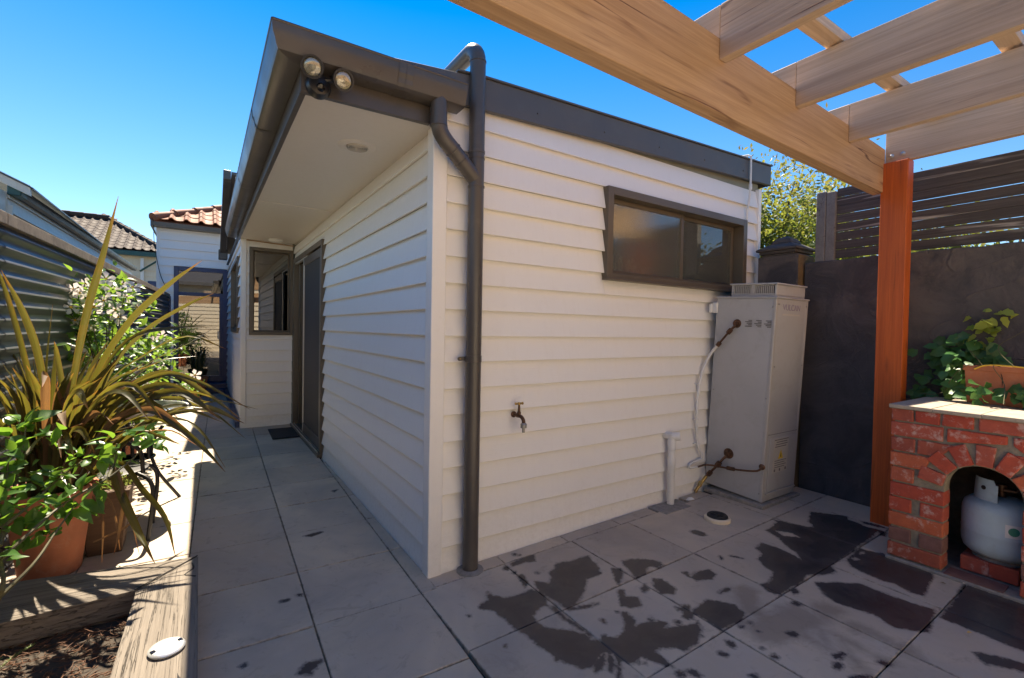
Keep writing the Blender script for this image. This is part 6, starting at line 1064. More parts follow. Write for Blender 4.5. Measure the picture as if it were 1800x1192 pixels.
def put_leaf(me, p, d, nrm, L, parent, name='leaf'):
    x = Vector(d).normalized(); n_ = Vector(nrm); y = n_.cross(x)
    if y.length < 1e-3: y = x.orthogonal()
    return inst(name, me, parent, frame(p, x, y) @ Matrix.Scale(L, 4))
CAMP = Vector((-.993, -2.261, 1.3))
irn = random.Random(31)
iv = thing('ivy', 'dark green ivy trailing out of the terracotta trough and over the tiles', 'ivy', (2.80, -1.75, 1.10))
for i, p in enumerate(DATA['ivy']):
    p = Vector(p); p.x = min(p.x, 2.985); p.z = max(p.z, .94)
    new = i >= 95  # rising vine takes the brighter yellow-green leaf
    if new and i % 2: continue
    d = Vector((irn.uniform(-1, .1), irn.uniform(-.9, .9), irn.uniform(-.8, .3))); nn_ = (CAMP-p).normalized()+Vector((irn.uniform(-.5, .5), irn.uniform(-.5, .5), irn.uniform(0, 1.1)))
    d = d-nn_*d.dot(nn_)/nn_.length_squared
    put_leaf(LV['ivyyellow' if new else 'ivy'], p, d, nn_, irn.uniform(.024, .038) if new else irn.uniform(.055, .090), iv)
    for _ in range(1):
        q = p+Vector((irn.gauss(0, .03), irn.gauss(0, .04), irn.gauss(-.01, .03))); q.x = min(q.x, 2.985); q.z = max(q.z, .935)
        put_leaf(LV['ivyyellow' if new else 'ivy'], q, Vector((irn.uniform(-1, .1), irn.uniform(-.9, .9), irn.uniform(-.8, .3))), nn_+Vector((irn.uniform(-.6, .6), irn.uniform(-.6, .6), irn.uniform(-.2, .6))), irn.uniform(.04, .07), iv)
for k in range(46):
    yy = irn.uniform(-1.88, -1.42); p = Vector((irn.uniform(2.60, 2.705), yy, irn.uniform(.945, 1.02)+.05*irn.random()**2))
    put_leaf(LV['ivy'], p, Vector((irn.uniform(-1, .2), irn.uniform(-.9, .9), irn.uniform(-.7, .2))), Vector((-.7, -.5, irn.uniform(.2, 1.0))), irn.uniform(.045, .075), iv)
for k in range(26):
    p = Vector((irn.uniform(2.70, 2.92), irn.uniform(-1.425, -1.34), irn.uniform(.95, 1.20)))
    put_leaf(LV['ivy'], p, Vector((irn.uniform(-1, .3), irn.uniform(-.5, .9), irn.uniform(-.8, .3))), Vector((-.7, .2, irn.uniform(.2, 1.0))), irn.uniform(.05, .085), iv)
sm = MB()
for pts in ([(2.80, -1.55, 1.12), (2.70, -1.46, 1.15), (2.72, -1.38, 1.08), (2.76, -1.33, .97)], [(2.8, -1.6, 1.12), (2.68, -1.55, 1.145), (2.66, -1.60, 1.05), (2.55, -1.62, .95)], [(2.82, -1.7, 1.12), (2.68, -1.68, 1.13), (2.62, -1.72, 1.0), (2.5, -1.76, .95)], [(2.85, -1.5, 1.1), (2.9, -1.42, 1.2), (2.95, -1.38, 1.24)], [(2.85, -1.62, 1.12), (2.93, -1.52, 1.24), (2.96, -1.60, 1.33), (2.97, -1.70, 1.42)], [(2.76, -1.33, .97), (2.80, -1.27, .945), (2.74, -1.22, .95)]):
    sm.tube(spline(pts, 14), .002, 5)
sm.obj('stem', 'stem_green', iv)
MB().tube(spline([(2.700, -1.47, 1.122), (2.695, -1.52, 1.146), (2.694, -1.62, 1.148), (2.692, -1.78, 1.132)], 16), .0045, 6).obj('dry_stem', 'flower_yellow', iv)

# ================================================================== LEFT: CORRUGATED FENCE
FA = Vector((-1.87, 1.0, 0)); FB = Vector((-1.545, 8.6, 0)); fd = (FB-FA).normalized(); FS = FA-fd*7.0
cf = thing('corrugated_fence', 'dark corrugated iron fence with a timber capping along the side path', 'fence', FA)
fn = Vector((fd.y, -fd.x, 0))
zmax = 1.80
def sheet(a, b, off):
    A = FS+fd*a; B_ = FS+fd*b; vs = []; fs = []; N = 24*8
    for i in range(N+1):
        z = .02+zmax*i/N-.02; o = .0115*math.sin(2*math.pi*z/.0755)+off
        vs += [tuple(A+fn*o+Vector((0, 0, z))), tuple(B_+fn*o+Vector((0, 0, z)))]
        if i: fs.append((2*i-2, 2*i-1, 2*i+1, 2*i))
    mb = MB(); mb.v = vs; mb.f = fs; mb.mi = [0]*len(fs)
    return mb.obj('metal_sheet', 'corrugated', cf, smooth=True)
LT = (FB-FS).length
xs_ = [0, 2.4, 4.8, 7.2, 9.6, 12.0, LT]
for i in range(6): sheet(xs_[i], min(xs_[i+1]+.06, LT), .003*(i % 2))
for i in range(6):
    a = FS+fd*(xs_[i]+.003); b = FS+fd*(xs_[i+1]-.003)
    beam('capping', a+Vector((0, 0, 1.826)), b+Vector((0, 0, 1.826)), .045, .062, 'iron_fence_cap', cf, bevel=.003)
for i in range(6): beam('fence_post', FS+fd*(xs_[i]+.05)-fn*.07, FS+fd*(xs_[i]+.05)-fn*.07+Vector((0, 0, 1.78)), .09, .09, 'timber_fence', cf, up=(1, 0, 0))
MB().box((-1.58, 8.60, 0), (-1.515, 8.66, 1.82)).obj('end_post', 'navy_trim', cf, bevel=.003)

# ================================================================== MAIN HOUSE AT THE END OF THE PATH
mh = thing('main_house', 'white weatherboard main house with terracotta roof and dark glazed door at path end', 'house', (-1.0, 8.9, 0))
MZ = [.10+.165*k for k in range(-1, 20)]
board_wall(mh, frontframe(-1.753, 8.9, 0), 1.753+.0-.57, MZ, 3.13, [(1.753-1.485, 1.753-.570, -.1, 2.42)], 'white_paint', x0=.05)
MB().box((-1.753, 8.882, -.1), (-1.700, 8.93, 3.14)).obj('corner_board', 'white_paint', mh, bevel=.003)
MB().box((-1.752, 8.9305, -.1), (-1.70, 15, 3.13)).box((-1.485, 8.9005, 2.42), (3.0, 8.96, 3.13)).box((-1.699, 8.9005, -.1), (-1.486, 8.96, 3.13)).obj('wall_frame', 'old_white_paint', mh)
dx0, dx1 = -1.482, -.575
fdm = frontframe(dx0, 8.90, .16)
f = MB().box((0, -.03, 0), (.075, .08, 2.255)).box((dx1-dx0-.10, -.03, 0), (dx1-dx0, .08, 2.255)).box((.075, -.03, 2.175), (dx1-dx0-.10, .08, 2.255)).box((.075, -.03, 1.70), (dx1-dx0-.10, .08, 1.765)).box((.075, -.03, 0), (dx1-dx0-.10, .08, .12))
gd = f.obj('glazed_door', 'navy_trim', mh, fdm, bevel=.003)
MB().box((.076, .02, 1.766), (dx1-dx0-.101, .028, 2.174)).box((.076, .02, .121), (dx1-dx0-.101, .028, 1.699)).obj('pane', 'glass_dark', gd, fdm)
MB().box((dx1-dx0-.16, -.028, .12), (dx1-dx0-.1005, .0, 1.6995)).obj('door_stile', 'navy_trim', gd, fdm, bevel=.003)
MB().box((dx1-dx0-.19, -.045, .85), (dx1-dx0-.165, -.02, 1.02)).obj('handle', 'galv', gd, fdm, bevel=.004)
MB().box((-1.40, 9.6, .3), (-.7, 9.66, 1.30)).obj('reflection_panel', 'cream_paint', mh)  # added cream panel standing in for the reflected band in the door glass
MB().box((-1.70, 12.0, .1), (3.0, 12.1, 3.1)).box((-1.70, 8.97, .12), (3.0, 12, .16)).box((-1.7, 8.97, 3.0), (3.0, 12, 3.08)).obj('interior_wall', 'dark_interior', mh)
MB().box((-1.55, 8.52, -.02), (-.61, 8.868, .155)).obj('door_step', 'navy_trim', mh, bevel=.008)
MB().box((-1.55, 8.30, -.02), (-.61, 8.5195, .07)).obj('door_step', 'navy_trim', mh, bevel=.008)
go = MB().prism([(-1.80, 8.70, 3.20), (-1.80, 8.705, 3.125), (-1.80, 8.88, 3.115), (-1.80, 8.88, 3.20), (-1.80, 8.872, 3.20), (-1.80, 8.87, 3.13), (-1.80, 8.715, 3.135), (-1.80, 8.71, 3.20)], (4.9, 0, 0))
go.obj('gutter', 'trim', mh)
MB().box((-1.83, 8.69, 3.11), (-1.8005, 15, 3.215)).obj('gutter', 'trim', mh)
MB().tube([(-1.80, 8.72, 3.22), (-1.80, 8.72, 3.28)], .012, 6).tube(spline([(-1.78, 8.70, 3.26), (-1.775, 8.78, 2.80), (-1.70, 8.85, 2.28), (-1.60, 8.86, 1.98)], 14), .006, 6).obj('cable', 'rubber', mh)
def tile_mesh(mat, w_, L):
    vs = []; fs = []; n = 8
    for j, (y, dz) in enumerate(((0, .030), (0, .012), (L, .0))):
        for i in range(n+1):
            u = i/n; z = .046*math.sin(math.pi*min(1, u/.42)) if u < .42 else -.008*math.sin(math.pi*(u-.42)/.58)
            vs.append((u*w_, y, z+(dz if j != 1 else dz-.0)))
    # order: top front, bottom front, top back
    for i in range(n):
        fs.append((i, i+1, 2*(n+1)+i+1, 2*(n+1)+i)); fs.append((n+1+i, n+2+i, i+1, i))
    me = bpy.data.meshes.new('roof_tile'); me.from_pydata(vs, [], fs); me.materials.append(MATS[mat]); me.update(); return me
trn = random.Random(77)
def tile_roof(root, o, right, upv, rows, cols, clip, mat, w_=.235, L=.36, exp=.30, cap_line=None):
    me = tile_mesh(mat, w_, L); right = Vector(right).normalized(); upv = Vector(upv).normalized(); nv_ = right.cross(upv)
    for r_ in range(rows):
        for c_ in range(cols):
            u = c_*w_; v = r_*exp
            if not clip(u+w_*.5, v+exp*.5): continue
            p = Vector(o)+right*u+upv*v+nv_*trn.uniform(0, .004)
            inst('roof_tile', me, root, frame(p, right, upv+right*trn.uniform(-.012, .012)+nv_*.055))
rp = R(27); upm = Vector((0, math.cos(rp), math.sin(rp)))
tile_roof(mh, (-1.80, 8.70, 3.235), (1, 0, 0), upm, 9, 15, lambda u, v: u > v*math.cos(rp)*1.0-.05, 'red_tile')
MB().prism([(-1.80, 8.72, 3.20), (2.0, 8.72, 3.20), (2.0, 8.72+3.6*math.cos(rp), 3.20+3.6*math.sin(rp)), (1.5, 8.72+3.3*math.cos(rp), 3.20+3.3*math.sin(rp))], (0, 0, .012)).obj('roof_sheet', 'red_tile', mh)
hipd = Vector((math.cos(rp), math.cos(rp), math.sin(rp)))
for k in range(8):
    a = Vector((-1.80, 8.70, 3.27))+hipd*(k*.36); b = a+hipd*.39
    MB().tube([a, b+Vector((0, 0, -.012))], [.082, .066], 10).obj('hip_tile', 'red_tile', mh, smooth=True)
fin = MB().tube([(5.2, 11.5, 4.2), (5.2, 11.5, 7.30)], .05, 6).lathe([(.14, 0), (.15, .05), (.12, .08), (.13, .16), (.09, .24), (.05, .28), (.06, .31), (.02, .36), (.015, .44), (0, .46)], (5.2, 11.5, 7.28), 12)
fin.obj('roof_finial', 'brown_tile', mh, smooth=True)

# potted flax and small things by that door
rr = random.Random(91)
pf = thing('potted_flax', 'small dark strappy flax in a pot by the glazed door', 'potted plant', (-1.10, 8.0, 0))
MB().lathe([(.13, 0), (.17, .30), (.185, .305), (.185, .345), (.165, .345), (.155, .29), (0, .29)], (-1.10, 8.0, .0), 20).obj('pot', 'terracotta', pf, smooth=True)
def strap(path, w_, name, mat, parent, seg=12, face=None, fold=.16, twist=0.0):
    P = spline(path, seg+1); vs = []; fs = []; ed = []; al = []; sd_a = []
    for i, p in enumerate(P):
        t_ = i/seg; tn = (P[min(i+1, seg)]-P[max(i-1, 0)]).normalized()
        ref = Vector(face) if face is not None else Vector((0, 0, 1)); ref = Matrix.Rotation(twist*t_, 3, tn) @ ref
        sd = tn.cross(ref)
        if sd.length < 1e-3: sd = tn.orthogonal()
        sd.normalize(); nr = sd.cross(tn)
        hw = w_*.5*min(1, (.5+1.1*t_))*max(0.0, (1-max(0, (t_-.58)/.42)**1.8))
        hw = max(hw, .0008)
        for k, s_ in enumerate((-1, -.5, 0, .5, 1)): vs.append(tuple(p+sd*hw*s_+nr*abs(s_)*hw*fold*2)); ed.append(abs(s_)); al.append(t_); sd_a.append(s_)
    for i in range(seg):
        for k in range(4):
            o = i*5+k; fs.append((o, o+5, o+6, o+1))
    me = bpy.data.meshes.new(name); me.from_pydata(vs, [], fs); me.materials.append(MATS[mat])
    me.attributes.new('edge', 'FLOAT', 'POINT').data.foreach_set('value', ed); me.attributes.new('along', 'FLOAT', 'POINT').data.foreach_set('value', al); me.attributes.new('side', 'FLOAT', 'POINT').data.foreach_set('value', sd_a)
    me.polygons.foreach_set('use_smooth', [True]*len(me.polygons)); me.update()
    return inst(name, me, parent)
for k in range(34):
    a = rr.uniform(0, 6.28); L = rr.uniform(.35, .75); b = Vector((-1.10+.06*math.cos(a), 8.0+.06*math.sin(a), .30)); o = rr.uniform(.12, .45)
    strap([b, b+Vector((o*.4*math.cos(a), o*.4*math.sin(a), L*.7)), b+Vector((o*math.cos(a), o*math.sin(a), L*.75-.25*o))], .022, 'leaf', 'flax_leaf', pf, 7, face=(math.cos(a), math.sin(a), .3))

# ================================================================== NEIGHBOURS OVER THE FENCE
nb = thing('neighbour_shed', 'weathered white weatherboard outbuilding with a dark gutter behind the corrugated fence', 'building', (-3.0, 11, 0))
na = Vector((-2.959, 6.215, 0)); nbb = Vector((-2.713, 15.958, 0)); nd = (nbb-na).normalized()
NM = frame(na-Vector((nd.y, -nd.x, 0))*.10, (nd.x, nd.y, 0), (-nd.y, nd.x, 0))     # wall facing +X : local X along nd, local Y to -X
NM2 = frame(na+Vector((-.12, 0, 0)), nd, Vector((-nd.y, nd.x, 0)))
board_wall(nb, NM2, 9.7, [.3+.17*k for k in range(0, 17)], 2.93, (), 'old_white_paint')
MB().box((-.3, .001, -.1), (9.75, .12, 2.92)).obj('wall_frame', 'old_white_paint', nb, NM2)
# gable end facing the camera, its board edge rising to the left
gv = [(-6.5, 0, -.1), (0, 0, -.1), (0, 0, 2.90), (-2.2, 0, 4.0), (-4.4, 0, 2.9), (-6.5, 0, 2.0)]
GE = Matrix.Translation((-2.98, 6.21, 0))
for k in range(25):
    z0 = .2+.16*k; z1 = z0+.166
    xr = 0 if z1 < 2.9 else -2.0*(z1-2.9); 
    if z1 > 3.9: break
    MB().prism([(-4.0, 0, z0), (-4.0, -.018, z0), (-4.0, -.005, z1), (-4.0, 0, z1)], (4.0+xr-.04, 0, 0)).obj('weatherboard', 'old_white_paint', nb, GE)
MB().box((-4.2, .002, -.1), (-.13, .1, 2.85)).obj('wall_frame', 'old_white_paint', nb, GE)
MB().prism([(.13, -.06, 2.90), (.13, -.06, 3.03), (-2.2, -.06, 4.20), (-2.2, -.06, 4.05)], (0, .05, 0)).obj('barge_board', 'old_white_paint', nb, GE)
MB().prism([(.16, -.07, 2.985), (.16, -.07, 3.005), (-2.2, -.07, 4.19), (-2.2, -.07, 4.17)], (0, 9.8, 0)).obj('roof', 'grey_gutter', nb, GE)
ggp = [(0, .085), (0, .0), (.06, -.012), (.092, .004), (.105, .05), (.108, .095)]
gm = MB(); A = [Vector((na.x-.10, na.y, 2.905))+Vector((a, 0, b)) for a, b in ggp]; B_ = [v+nd*9.8 for v in A]; n = len(A)
gm.add(A+B_, [(i, i+1, n+i+1, n+i) for i in range(n-1)]+[tuple(range(n)), tuple(range(n, 2*n))[::-1]])
gm.obj('gutter', 'grey_gutter', nb)
MB().box((na.x-.11, na.y-.03, 2.89), (na.x+.02, na.y+.22, 3.01)).obj('gutter_end', 'green_gutter', nb, bevel=.01)

n2 = thing('neighbour_house', 'cream house with a brown tiled hip roof beyond the outbuilding', 'house', (-3.5, 18, 0))
MB().box((-5.2, 18.0, -.1), (-2.2, 18.1, 3.58)).obj('wall_frame', 'cream_paint', n2)
board_wall(n2, frontframe(-5.2, 17.998, 0), 3.0, [.5+.2*k for k in range(0, 17)], 3.58, (), 'cream_paint')
MB().box((-5.4, 17.72, 3.56), (-2.1, 17.86, 3.70)).obj('gutter', 'green_gutter', n2)
MB().tube([(-2.75, 17.9, 3.50), (-2.75, 17.9, 2.0)], .05, 10).obj('downpipe', 'white_pvc', n2)
MB().tube([(-2.15, 17.6, 3.55), (-2.8, 17.8, 3.05)], .03, 6).obj('pipe_strut', 'green_gutter', n2)
MB().box((-2.6, 17.93, 2.2), (-2.2, 17.97, 2.75)).obj('window', 'navy_trim', n2)
rp2 = R(26); up2 = Vector((0, math.cos(rp2), math.sin(rp2)))
tile_roof(n2, (-6.3, 17.75, 3.74), (1, 0, 0), up2, 11, 18, lambda u, v: u < 4.25-v*math.cos(rp2)*.62 and u > v*.4-.1, 'brown_tile', .235, .36, .30)
MB().prism([(-6.3, 17.76, 3.70), (-2.05, 17.76, 3.70), (-3.9, 17.76+3.1*math.cos(rp2), 3.70+3.1*math.sin(rp2)), (-5.2, 17.76+3.1*math.cos(rp2), 3.70+3.1*math.sin(rp2))], (0, 0, .015)).obj('roof_sheet', 'brown_tile', n2)
hd = (Vector((-3.95, 17.75+3.1*math.cos(rp2), 3.80+3.1*math.sin(rp2)))-Vector((-2.07, 17.75, 3.78))); HL = hd.length; hd.normalize()
for k in range(int(HL/.36)+1):
    a = Vector((-2.07, 17.75, 3.78))+hd*(k*.36); MB().tube([a, a+hd*.39], [.10, .085], 8).obj('hip_tile', 'brown_tile', n2, smooth=True)
for k in range(6):
    a = Vector((-3.93-.36*k, 17.75+3.1*math.cos(rp2), 3.83+3.1*math.sin(rp2))); MB().tube([a, a+Vector((-.39, 0, 0))], [.10, .085], 8).obj('ridge_tile', 'brown_tile', n2, smooth=True)

# sunlit cream building across the yard behind the camera (seen reflected in the panes)
bb = thing('rear_building', 'cream weatherboard building across the yard, seen only in reflections', 'building', (0, -7.0, 0))
RM = frame((5.0, -7.0, 0), (-1, 0, 0), (0, -1, 0))
board_wall(bb, RM, 10.0, [.0+.18*k for k in range(0, 19)], 3.2, (), 'cream_paint')
MB().box((0, .001, -.1), (10, .12, 3.2)).obj('wall_frame', 'cream_paint', bb, RM)
MB().prism([(-.2, -.35, 3.15), (-.2, -.35, 3.3), (-.2, 2.5, 4.2), (-.2, 2.5, 4.05)], (10.4, 0, 0)).obj('roof', 'flashing', bb, RM)

# ================================================================== RAISED BED OF SLEEPERS
sl_ = thing('sleeper_bed', 'raised garden bed edged with weathered grey timber sleepers', 'garden bed', (-1.3, .1, 0))
ZT = .20
def sleeper(top, h_, mat=('timber_sleeper', 'timber_sleeper_end')):
    """top: 4 corners of the upper face (x,y); long axis from edge 0-3 to edge 1-2"""
    a = (Vector((*top[0], 0))+Vector((*top[3], 0)))/2; b = (Vector((*top[1], 0))+Vector((*top[2], 0)))/2
    x = (b-a).normalized(); M = frame((a.x, a.y, ZT), x, Vector((-x.y, x.x, 0))); Mi = M.inverted()
    nx, ny = 40, 8; vs = []; fs = []
    for j in range(ny+1):
        for i in range(nx+1):
            u, v = i/nx, j/ny
            p = (Vector((*top[0], 0))*(1-u)+Vector((*top[1], 0))*u)*(1-v)+(Vector((*top[3], 0))*(1-u)+Vector((*top[2], 0))*u)*v; p.z = ZT
            q_ = mnoise.noise(Vector((p.x*3+top[0][0]*9, p.y*3, .3)))*.004+mnoise.noise(Vector((p.x*14, p.y*14, 1.3)))*.0016
            if i in (0, nx) or j in (0, ny): q_ -= .006
            elif i in (1, nx-1) or j in (1, ny-1): q_ -= .001
            vs.append(Mi @ (p+Vector((0, 0, q_))))
    for j in range(ny):
        for i in range(nx): o = j*(nx+1)+i; fs.append((o, o+1, o+nx+2, o+nx+1))
    loop = list(range(nx+1))+[j*(nx+1)+nx for j in range(1, ny+1)]+[ny*(nx+1)+i for i in range(nx-1, -1, -1)]+[j*(nx+1) for j in range(ny-1, 0, -1)]
    o = len(vs); vs += [vs[k]-Vector((0, 0, h_)) for k in loop]; nl = len(loop)
    fs += [(loop[(k+1) % nl], loop[k], o+k, o+(k+1) % nl) for k in range(nl)]
    mb = MB(); mb.v = [tuple(v) for v in vs]; mb.f = fs; mb.mi = [0]*len(fs)
    return mb.obj('sleeper', mat[0], sl_, M, smooth=True)
sleeper([(-1.252, -1.35), (-1.224, .186), (-1.012, .402), (-1.000, -1.35)], .20)
sleeper([(-2.15, .152), (-1.2285, .193), (-1.018, .409), (-2.15, .62)], .092)
sleeper([(-2.13, .172), (-1.245, .21), (-1.05, .40), (-2.13, .60)], .09)
WLD_last = COL.objects[-1]; COL.objects[-1].matrix_basis = Matrix.Translation((0, 0, -.098)) @ COL.objects[-1].matrix_basis
# notch of rotten wood at the corner
MB().tube(spline([(-1.035, .33, .198), (-1.03, .27, .199), (-1.06, .22, .199), (-1.02, .19, .198)], 12), [.004]*12, 5).obj('split', 'rubber', sl_)
MB().tube(spline([(-1.06, -.47, .1985), (-1.05, -.56, .199), (-1.07, -.66, .199)], 9), [.002, .004, .006, .007, .007, .006, .005, .004, .002], 5).obj('split', 'rubber', sl_)
MB().tube([(-1.2285, .190, .1985), (-1.015, .4055, .1985)], .0022, 4).obj('mitre_gap', 'rubber', sl_)
so_ = MB(); N = 44; mrn = random.Random(6); vs = []; fs = []
for j in range(N+1):
    for i in range(N+1):
        x = -2.2+.99*i/N; y = -1.4+1.62*j/N
        z = .085+.022*mnoise.noise(Vector((x*5, y*5, 0)))+.012*mnoise.noise(Vector((x*17, y*17, 2)))
        vs.append((x, y, z))
for j in range(N):
    for i in range(N): o = j*(N+1)+i; fs.append((o, o+1, o+N+2, o+N+1))
mb = MB(); mb.v = vs; mb.f = fs; mb.mi = [0]*len(fs); sb = mb.obj('bed_soil', 'earth', None, smooth=True); tag(sb, kind='structure')
mm_ = MB()
for k in range(3600):
    x = mrn.uniform(-2.1, -1.235); y = mrn.uniform(-.75, .20); z = .088+.022*mnoise.noise(Vector((x*5, y*5, 0)))+.012*mnoise.noise(Vector((x*17, y*17, 2)))
    if mrn.random() < .35 and y > -.15: continue
    a = mrn.uniform(0, 6.28); L = mrn.uniform(.012, .05)*(1.4 if mrn.random() < .1 else 1); p = Vector((x, y, z+mrn.uniform(0, .012))); d = Vector((math.cos(a), math.sin(a), mrn.uniform(-.35, .45)))*L
    b = d.cross(Vector((0, 0, 1))).normalized()*L*mrn.uniform(-.25, .25)
    mm_.tube([p, p+d*.5+b, p+d], [.0007, mrn.uniform(.001, .0026), .0006], 4, cap=False)
mo_ = mm_.obj('bark_mulch', 'mulch', None, smooth=True); tag(mo_, kind='stuff')

# solar light disc on the sleeper
sd_ = thing('solar_light', 'shiny oval chrome solar light lying on the right sleeper', 'solar light', (-1.094, -.328, .20))
DM_ = Matrix.Translation((-1.094, -.328, .2015)) @ Matrix.Rotation(R(8), 4, 'Z')
MB().lathe([(.046, 0), (.0515, .003), (.053, .008), (.050, .012), (.043, .0145), (.030, .0155), (.028, .0145), (0, .0150)], (0, 0, 0), 36).obj('chrome_disc', 'chrome', sd_, DM_, smooth=True)
MB().lathe([(.0275, .0152), (.026, .0162), (0, .0164)], (0, 0, 0), 28).obj('centre_cap', 'white_plastic', sd_, DM_, smooth=True)
for a in (15, 195):
    c_, s_ = math.cos(R(a)), math.sin(R(a)); MB().box((.032, -.009, .0140), (.046, .009, .0158)).obj('clip', 'sensor_dark', sd_, DM_ @ Matrix.Rotation(R(a), 4, 'Z'), bevel=.001)

# ================================================================== FLAX IN TERRACOTTA POT
fx_ = thing('terracotta_pot', 'large weathered terracotta pot standing behind the sleeper', 'pot', (-1.655, 1.06, 0))
PCX, PCY = -1.655, 1.06
MB().lathe([(.115, 0), (.120, .004), (.165, .37), (.172, .376), (.186, .380), (.188, .445), (.180, .452), (.168, .450), (.160, .40), (0, .40)], (PCX, PCY, 0), 40).obj('pot_body', 'terracotta', fx_, smooth=True)
MB().lathe([(.158, .402), (.08, .415), (0, .418)], (PCX, PCY, 0), 20).obj('soil', 'earth', fx_, smooth=True)
flx = thing('flax_plant', 'big olive and orange strappy flax growing from the terracotta pot', 'flax plant', (PCX, PCY, .42))
frr = random.Random(17)
for i, (w_, pts) in enumerate(DATA['phorm']):
    pts = [Vector(p) for p in pts]; b = Vector((PCX, PCY, .41)); off_ = pts[0]-b; k = min(1, .10/max(.01, Vector((off_.x, off_.y, 0)).length))
    pts[0] = b+Vector((off_.x*k, off_.y*k, 0))
    face = (CAMP-pts[len(pts)//2]).normalized()+Vector((frr.uniform(-.9, .9), frr.uniform(-.9, .9), frr.uniform(-.2, .9)))
    strap(pts, w_*.44, 'leaf', 'dead_flax' if i in (18, 27, 33) else 'flax_leaf', flx, 16, face=face, fold=frr.uniform(.10, .26), twist=frr.uniform(-.7, .7))
for k in range(120):
    a = frr.uniform(0, 6.28); L = frr.uniform(.35, .85); r_ = frr.uniform(.02, .12); sp = frr.uniform(.05, .45)*L
    b = Vector((PCX+r_*math.cos(a), PCY+r_*math.sin(a), .41)); c_ = Vector((math.cos(a), math.sin(a), 0)) 
    if c_.x < 0: c_.x *= .35
    tip = b+c_*sp*1.5+Vector((0, 0, L*.95-sp*.5)); mid = b+c_*sp*.45+Vector((0, 0, L*.6))
    strap([b, mid, tip], frr.uniform(.018, .036), 'leaf', 'dead_flax' if frr.random() < .14 else 'flax_leaf', flx, 9, face=(math.cos(a)+frr.uniform(-.5, .5), math.sin(a)+frr.uniform(-.5, .5), .35), fold=frr.uniform(.1, .3), twist=frr.uniform(-.8, .8))
for k in range(30):
    a = frr.uniform(-1.5, .75); L = frr.uniform(.55, .95); b = Vector((PCX+frr.uniform(.02, .12)*math.cos(a), PCY+.1*math.sin(a), .41)); c_ = Vector((math.cos(a), math.sin(a), 0))
    el_ = frr.uniform(.5, 1.15); reach = L*math.cos(el_*.75); rise = L*math.sin(el_); dr = frr.uniform(.0, .30)*L
    strap([b, b+c_*reach*.38+Vector((0, 0, rise*.62)), b+c_*reach*.75+Vector((0, 0, rise*.85-dr*.25)), b+c_*reach*1.05+Vector((0, 0, rise*.85-dr))], frr.uniform(.028, .046), 'leaf', 'dead_flax' if frr.random() < .1 else 'flax_leaf', flx, 14, face=(math.cos(a)*.6+frr.uniform(-.6, .6), math.sin(a)*.6-.4+frr.uniform(-.6, .6), .6), fold=frr.uniform(.1, .28), twist=frr.uniform(-.9, .9))
# dead thin leaves hanging over the rim
for pts in ([(-1.53, 1.0, .45), (-1.40, .93, .36), (-1.36, .92, .10)], [(-1.53, .98, .45), (-1.36, .95, .40), (-1.28, .93, .05)], [(-1.52, 1.02, .44), (-1.44, .96, .30), (-1.43, .90, .06)], [(-1.45, .80, .21), (-1.33, .82, .25), (-1.26, .86, .30)]):
    strap(pts, .012, 'leaf', 'dead_flax', flx, 8, face=(.5, -.8, .2))

# ================================================================== BRIGHT SHRUB IN FRONT
hy = thing('leafy_shrub', 'bright green broad-leaved shrub leaning over the sleeper in front of the pot', 'shrub', (-1.75, .15, .10))
hrn = random.Random(23)
for st in DATA['hydstem']:
    P = [Vector(p) for p in st]
    MB().tube(spline(P, 14), [.007-.0045*i/13 for i in range(14)], 6).obj('stem', 'stem_green', hy, smooth=True)
MB().tube(spline([(-1.72, .12, .09), Vector(DATA['hydstem'][0][0]), Vector(DATA['hydstem'][1][0])], 8), .007, 6).obj('stem', 'stem_green', hy)
allst = [v for st in DATA['hydstem'] for v in spline(st, 14)]
for x, y, z, s_ in DATA['hyd']:
    p = Vector((x, y, z)); near = min(allst, key=lambda v: (v-p).length)
    for rep in range(3):
        q = p+(Vector((hrn.uniform(-1, 1), hrn.uniform(-1, 1), hrn.uniform(-1, 1)))*.035 if rep else Vector((0, 0, 0)))
        d = (q-near)+Vector((hrn.uniform(-.06, .06), hrn.uniform(-.06, .06), hrn.uniform(-.05, .04)))
        if d.length < .01: d = Vector((.1, -.1, .02))
        nn_ = Vector((hrn.uniform(-.7, .7), hrn.uniform(-1.0, .4), 1.0))
        put_leaf(LV[hrn.choice(['bright', 'bright', 'bright2'])], q-d.normalized()*s_*.4, d, nn_, s_*hrn.uniform(1.0, 1.45)*(1 if rep == 0 else .8), hy)

# sedum at the bed's edge
sdm = thing('needle_ground_plant', 'small pale green needle-leaved plant in the mulch at the bed edge', 'plant', (-1.62, -.02, .1))
ss = MB(); srn = random.Random(44)
for (bx, by, tx, ty, tz) in ((-1.62, .06, -1.585, .03, .20), (-1.63, .0, -1.56, -.02, .16), (-1.62, -.06, -1.55, -.09, .17), (-1.64, .1, -1.60, .08, .235), (-1.60, .03, -1.50, .06, .14), (-1.65, -.05, -1.60, -.10, .21)):
    P = spline([(bx, by, .08), ((bx+tx)/2, (by+ty)/2, tz-.02), (tx, ty, tz)], 16)
    ss.tube(P, .0014, 4)
    for i, p in enumerate(P[4:]):
        for k in range(5):
            a = k*1.2566+i*.7; d = Vector((math.cos(a), math.sin(a), .5))*.014*(1-.3*i/12); e = d.cross(Vector((0, 0, 1))).normalized()*.0016
            ss.add([p-e, p+e, p+d], [(0, 1, 2)])
sx = ss.obj('foliage', 'sedum_leaf', sdm); sx['kind'] = 'stuff'

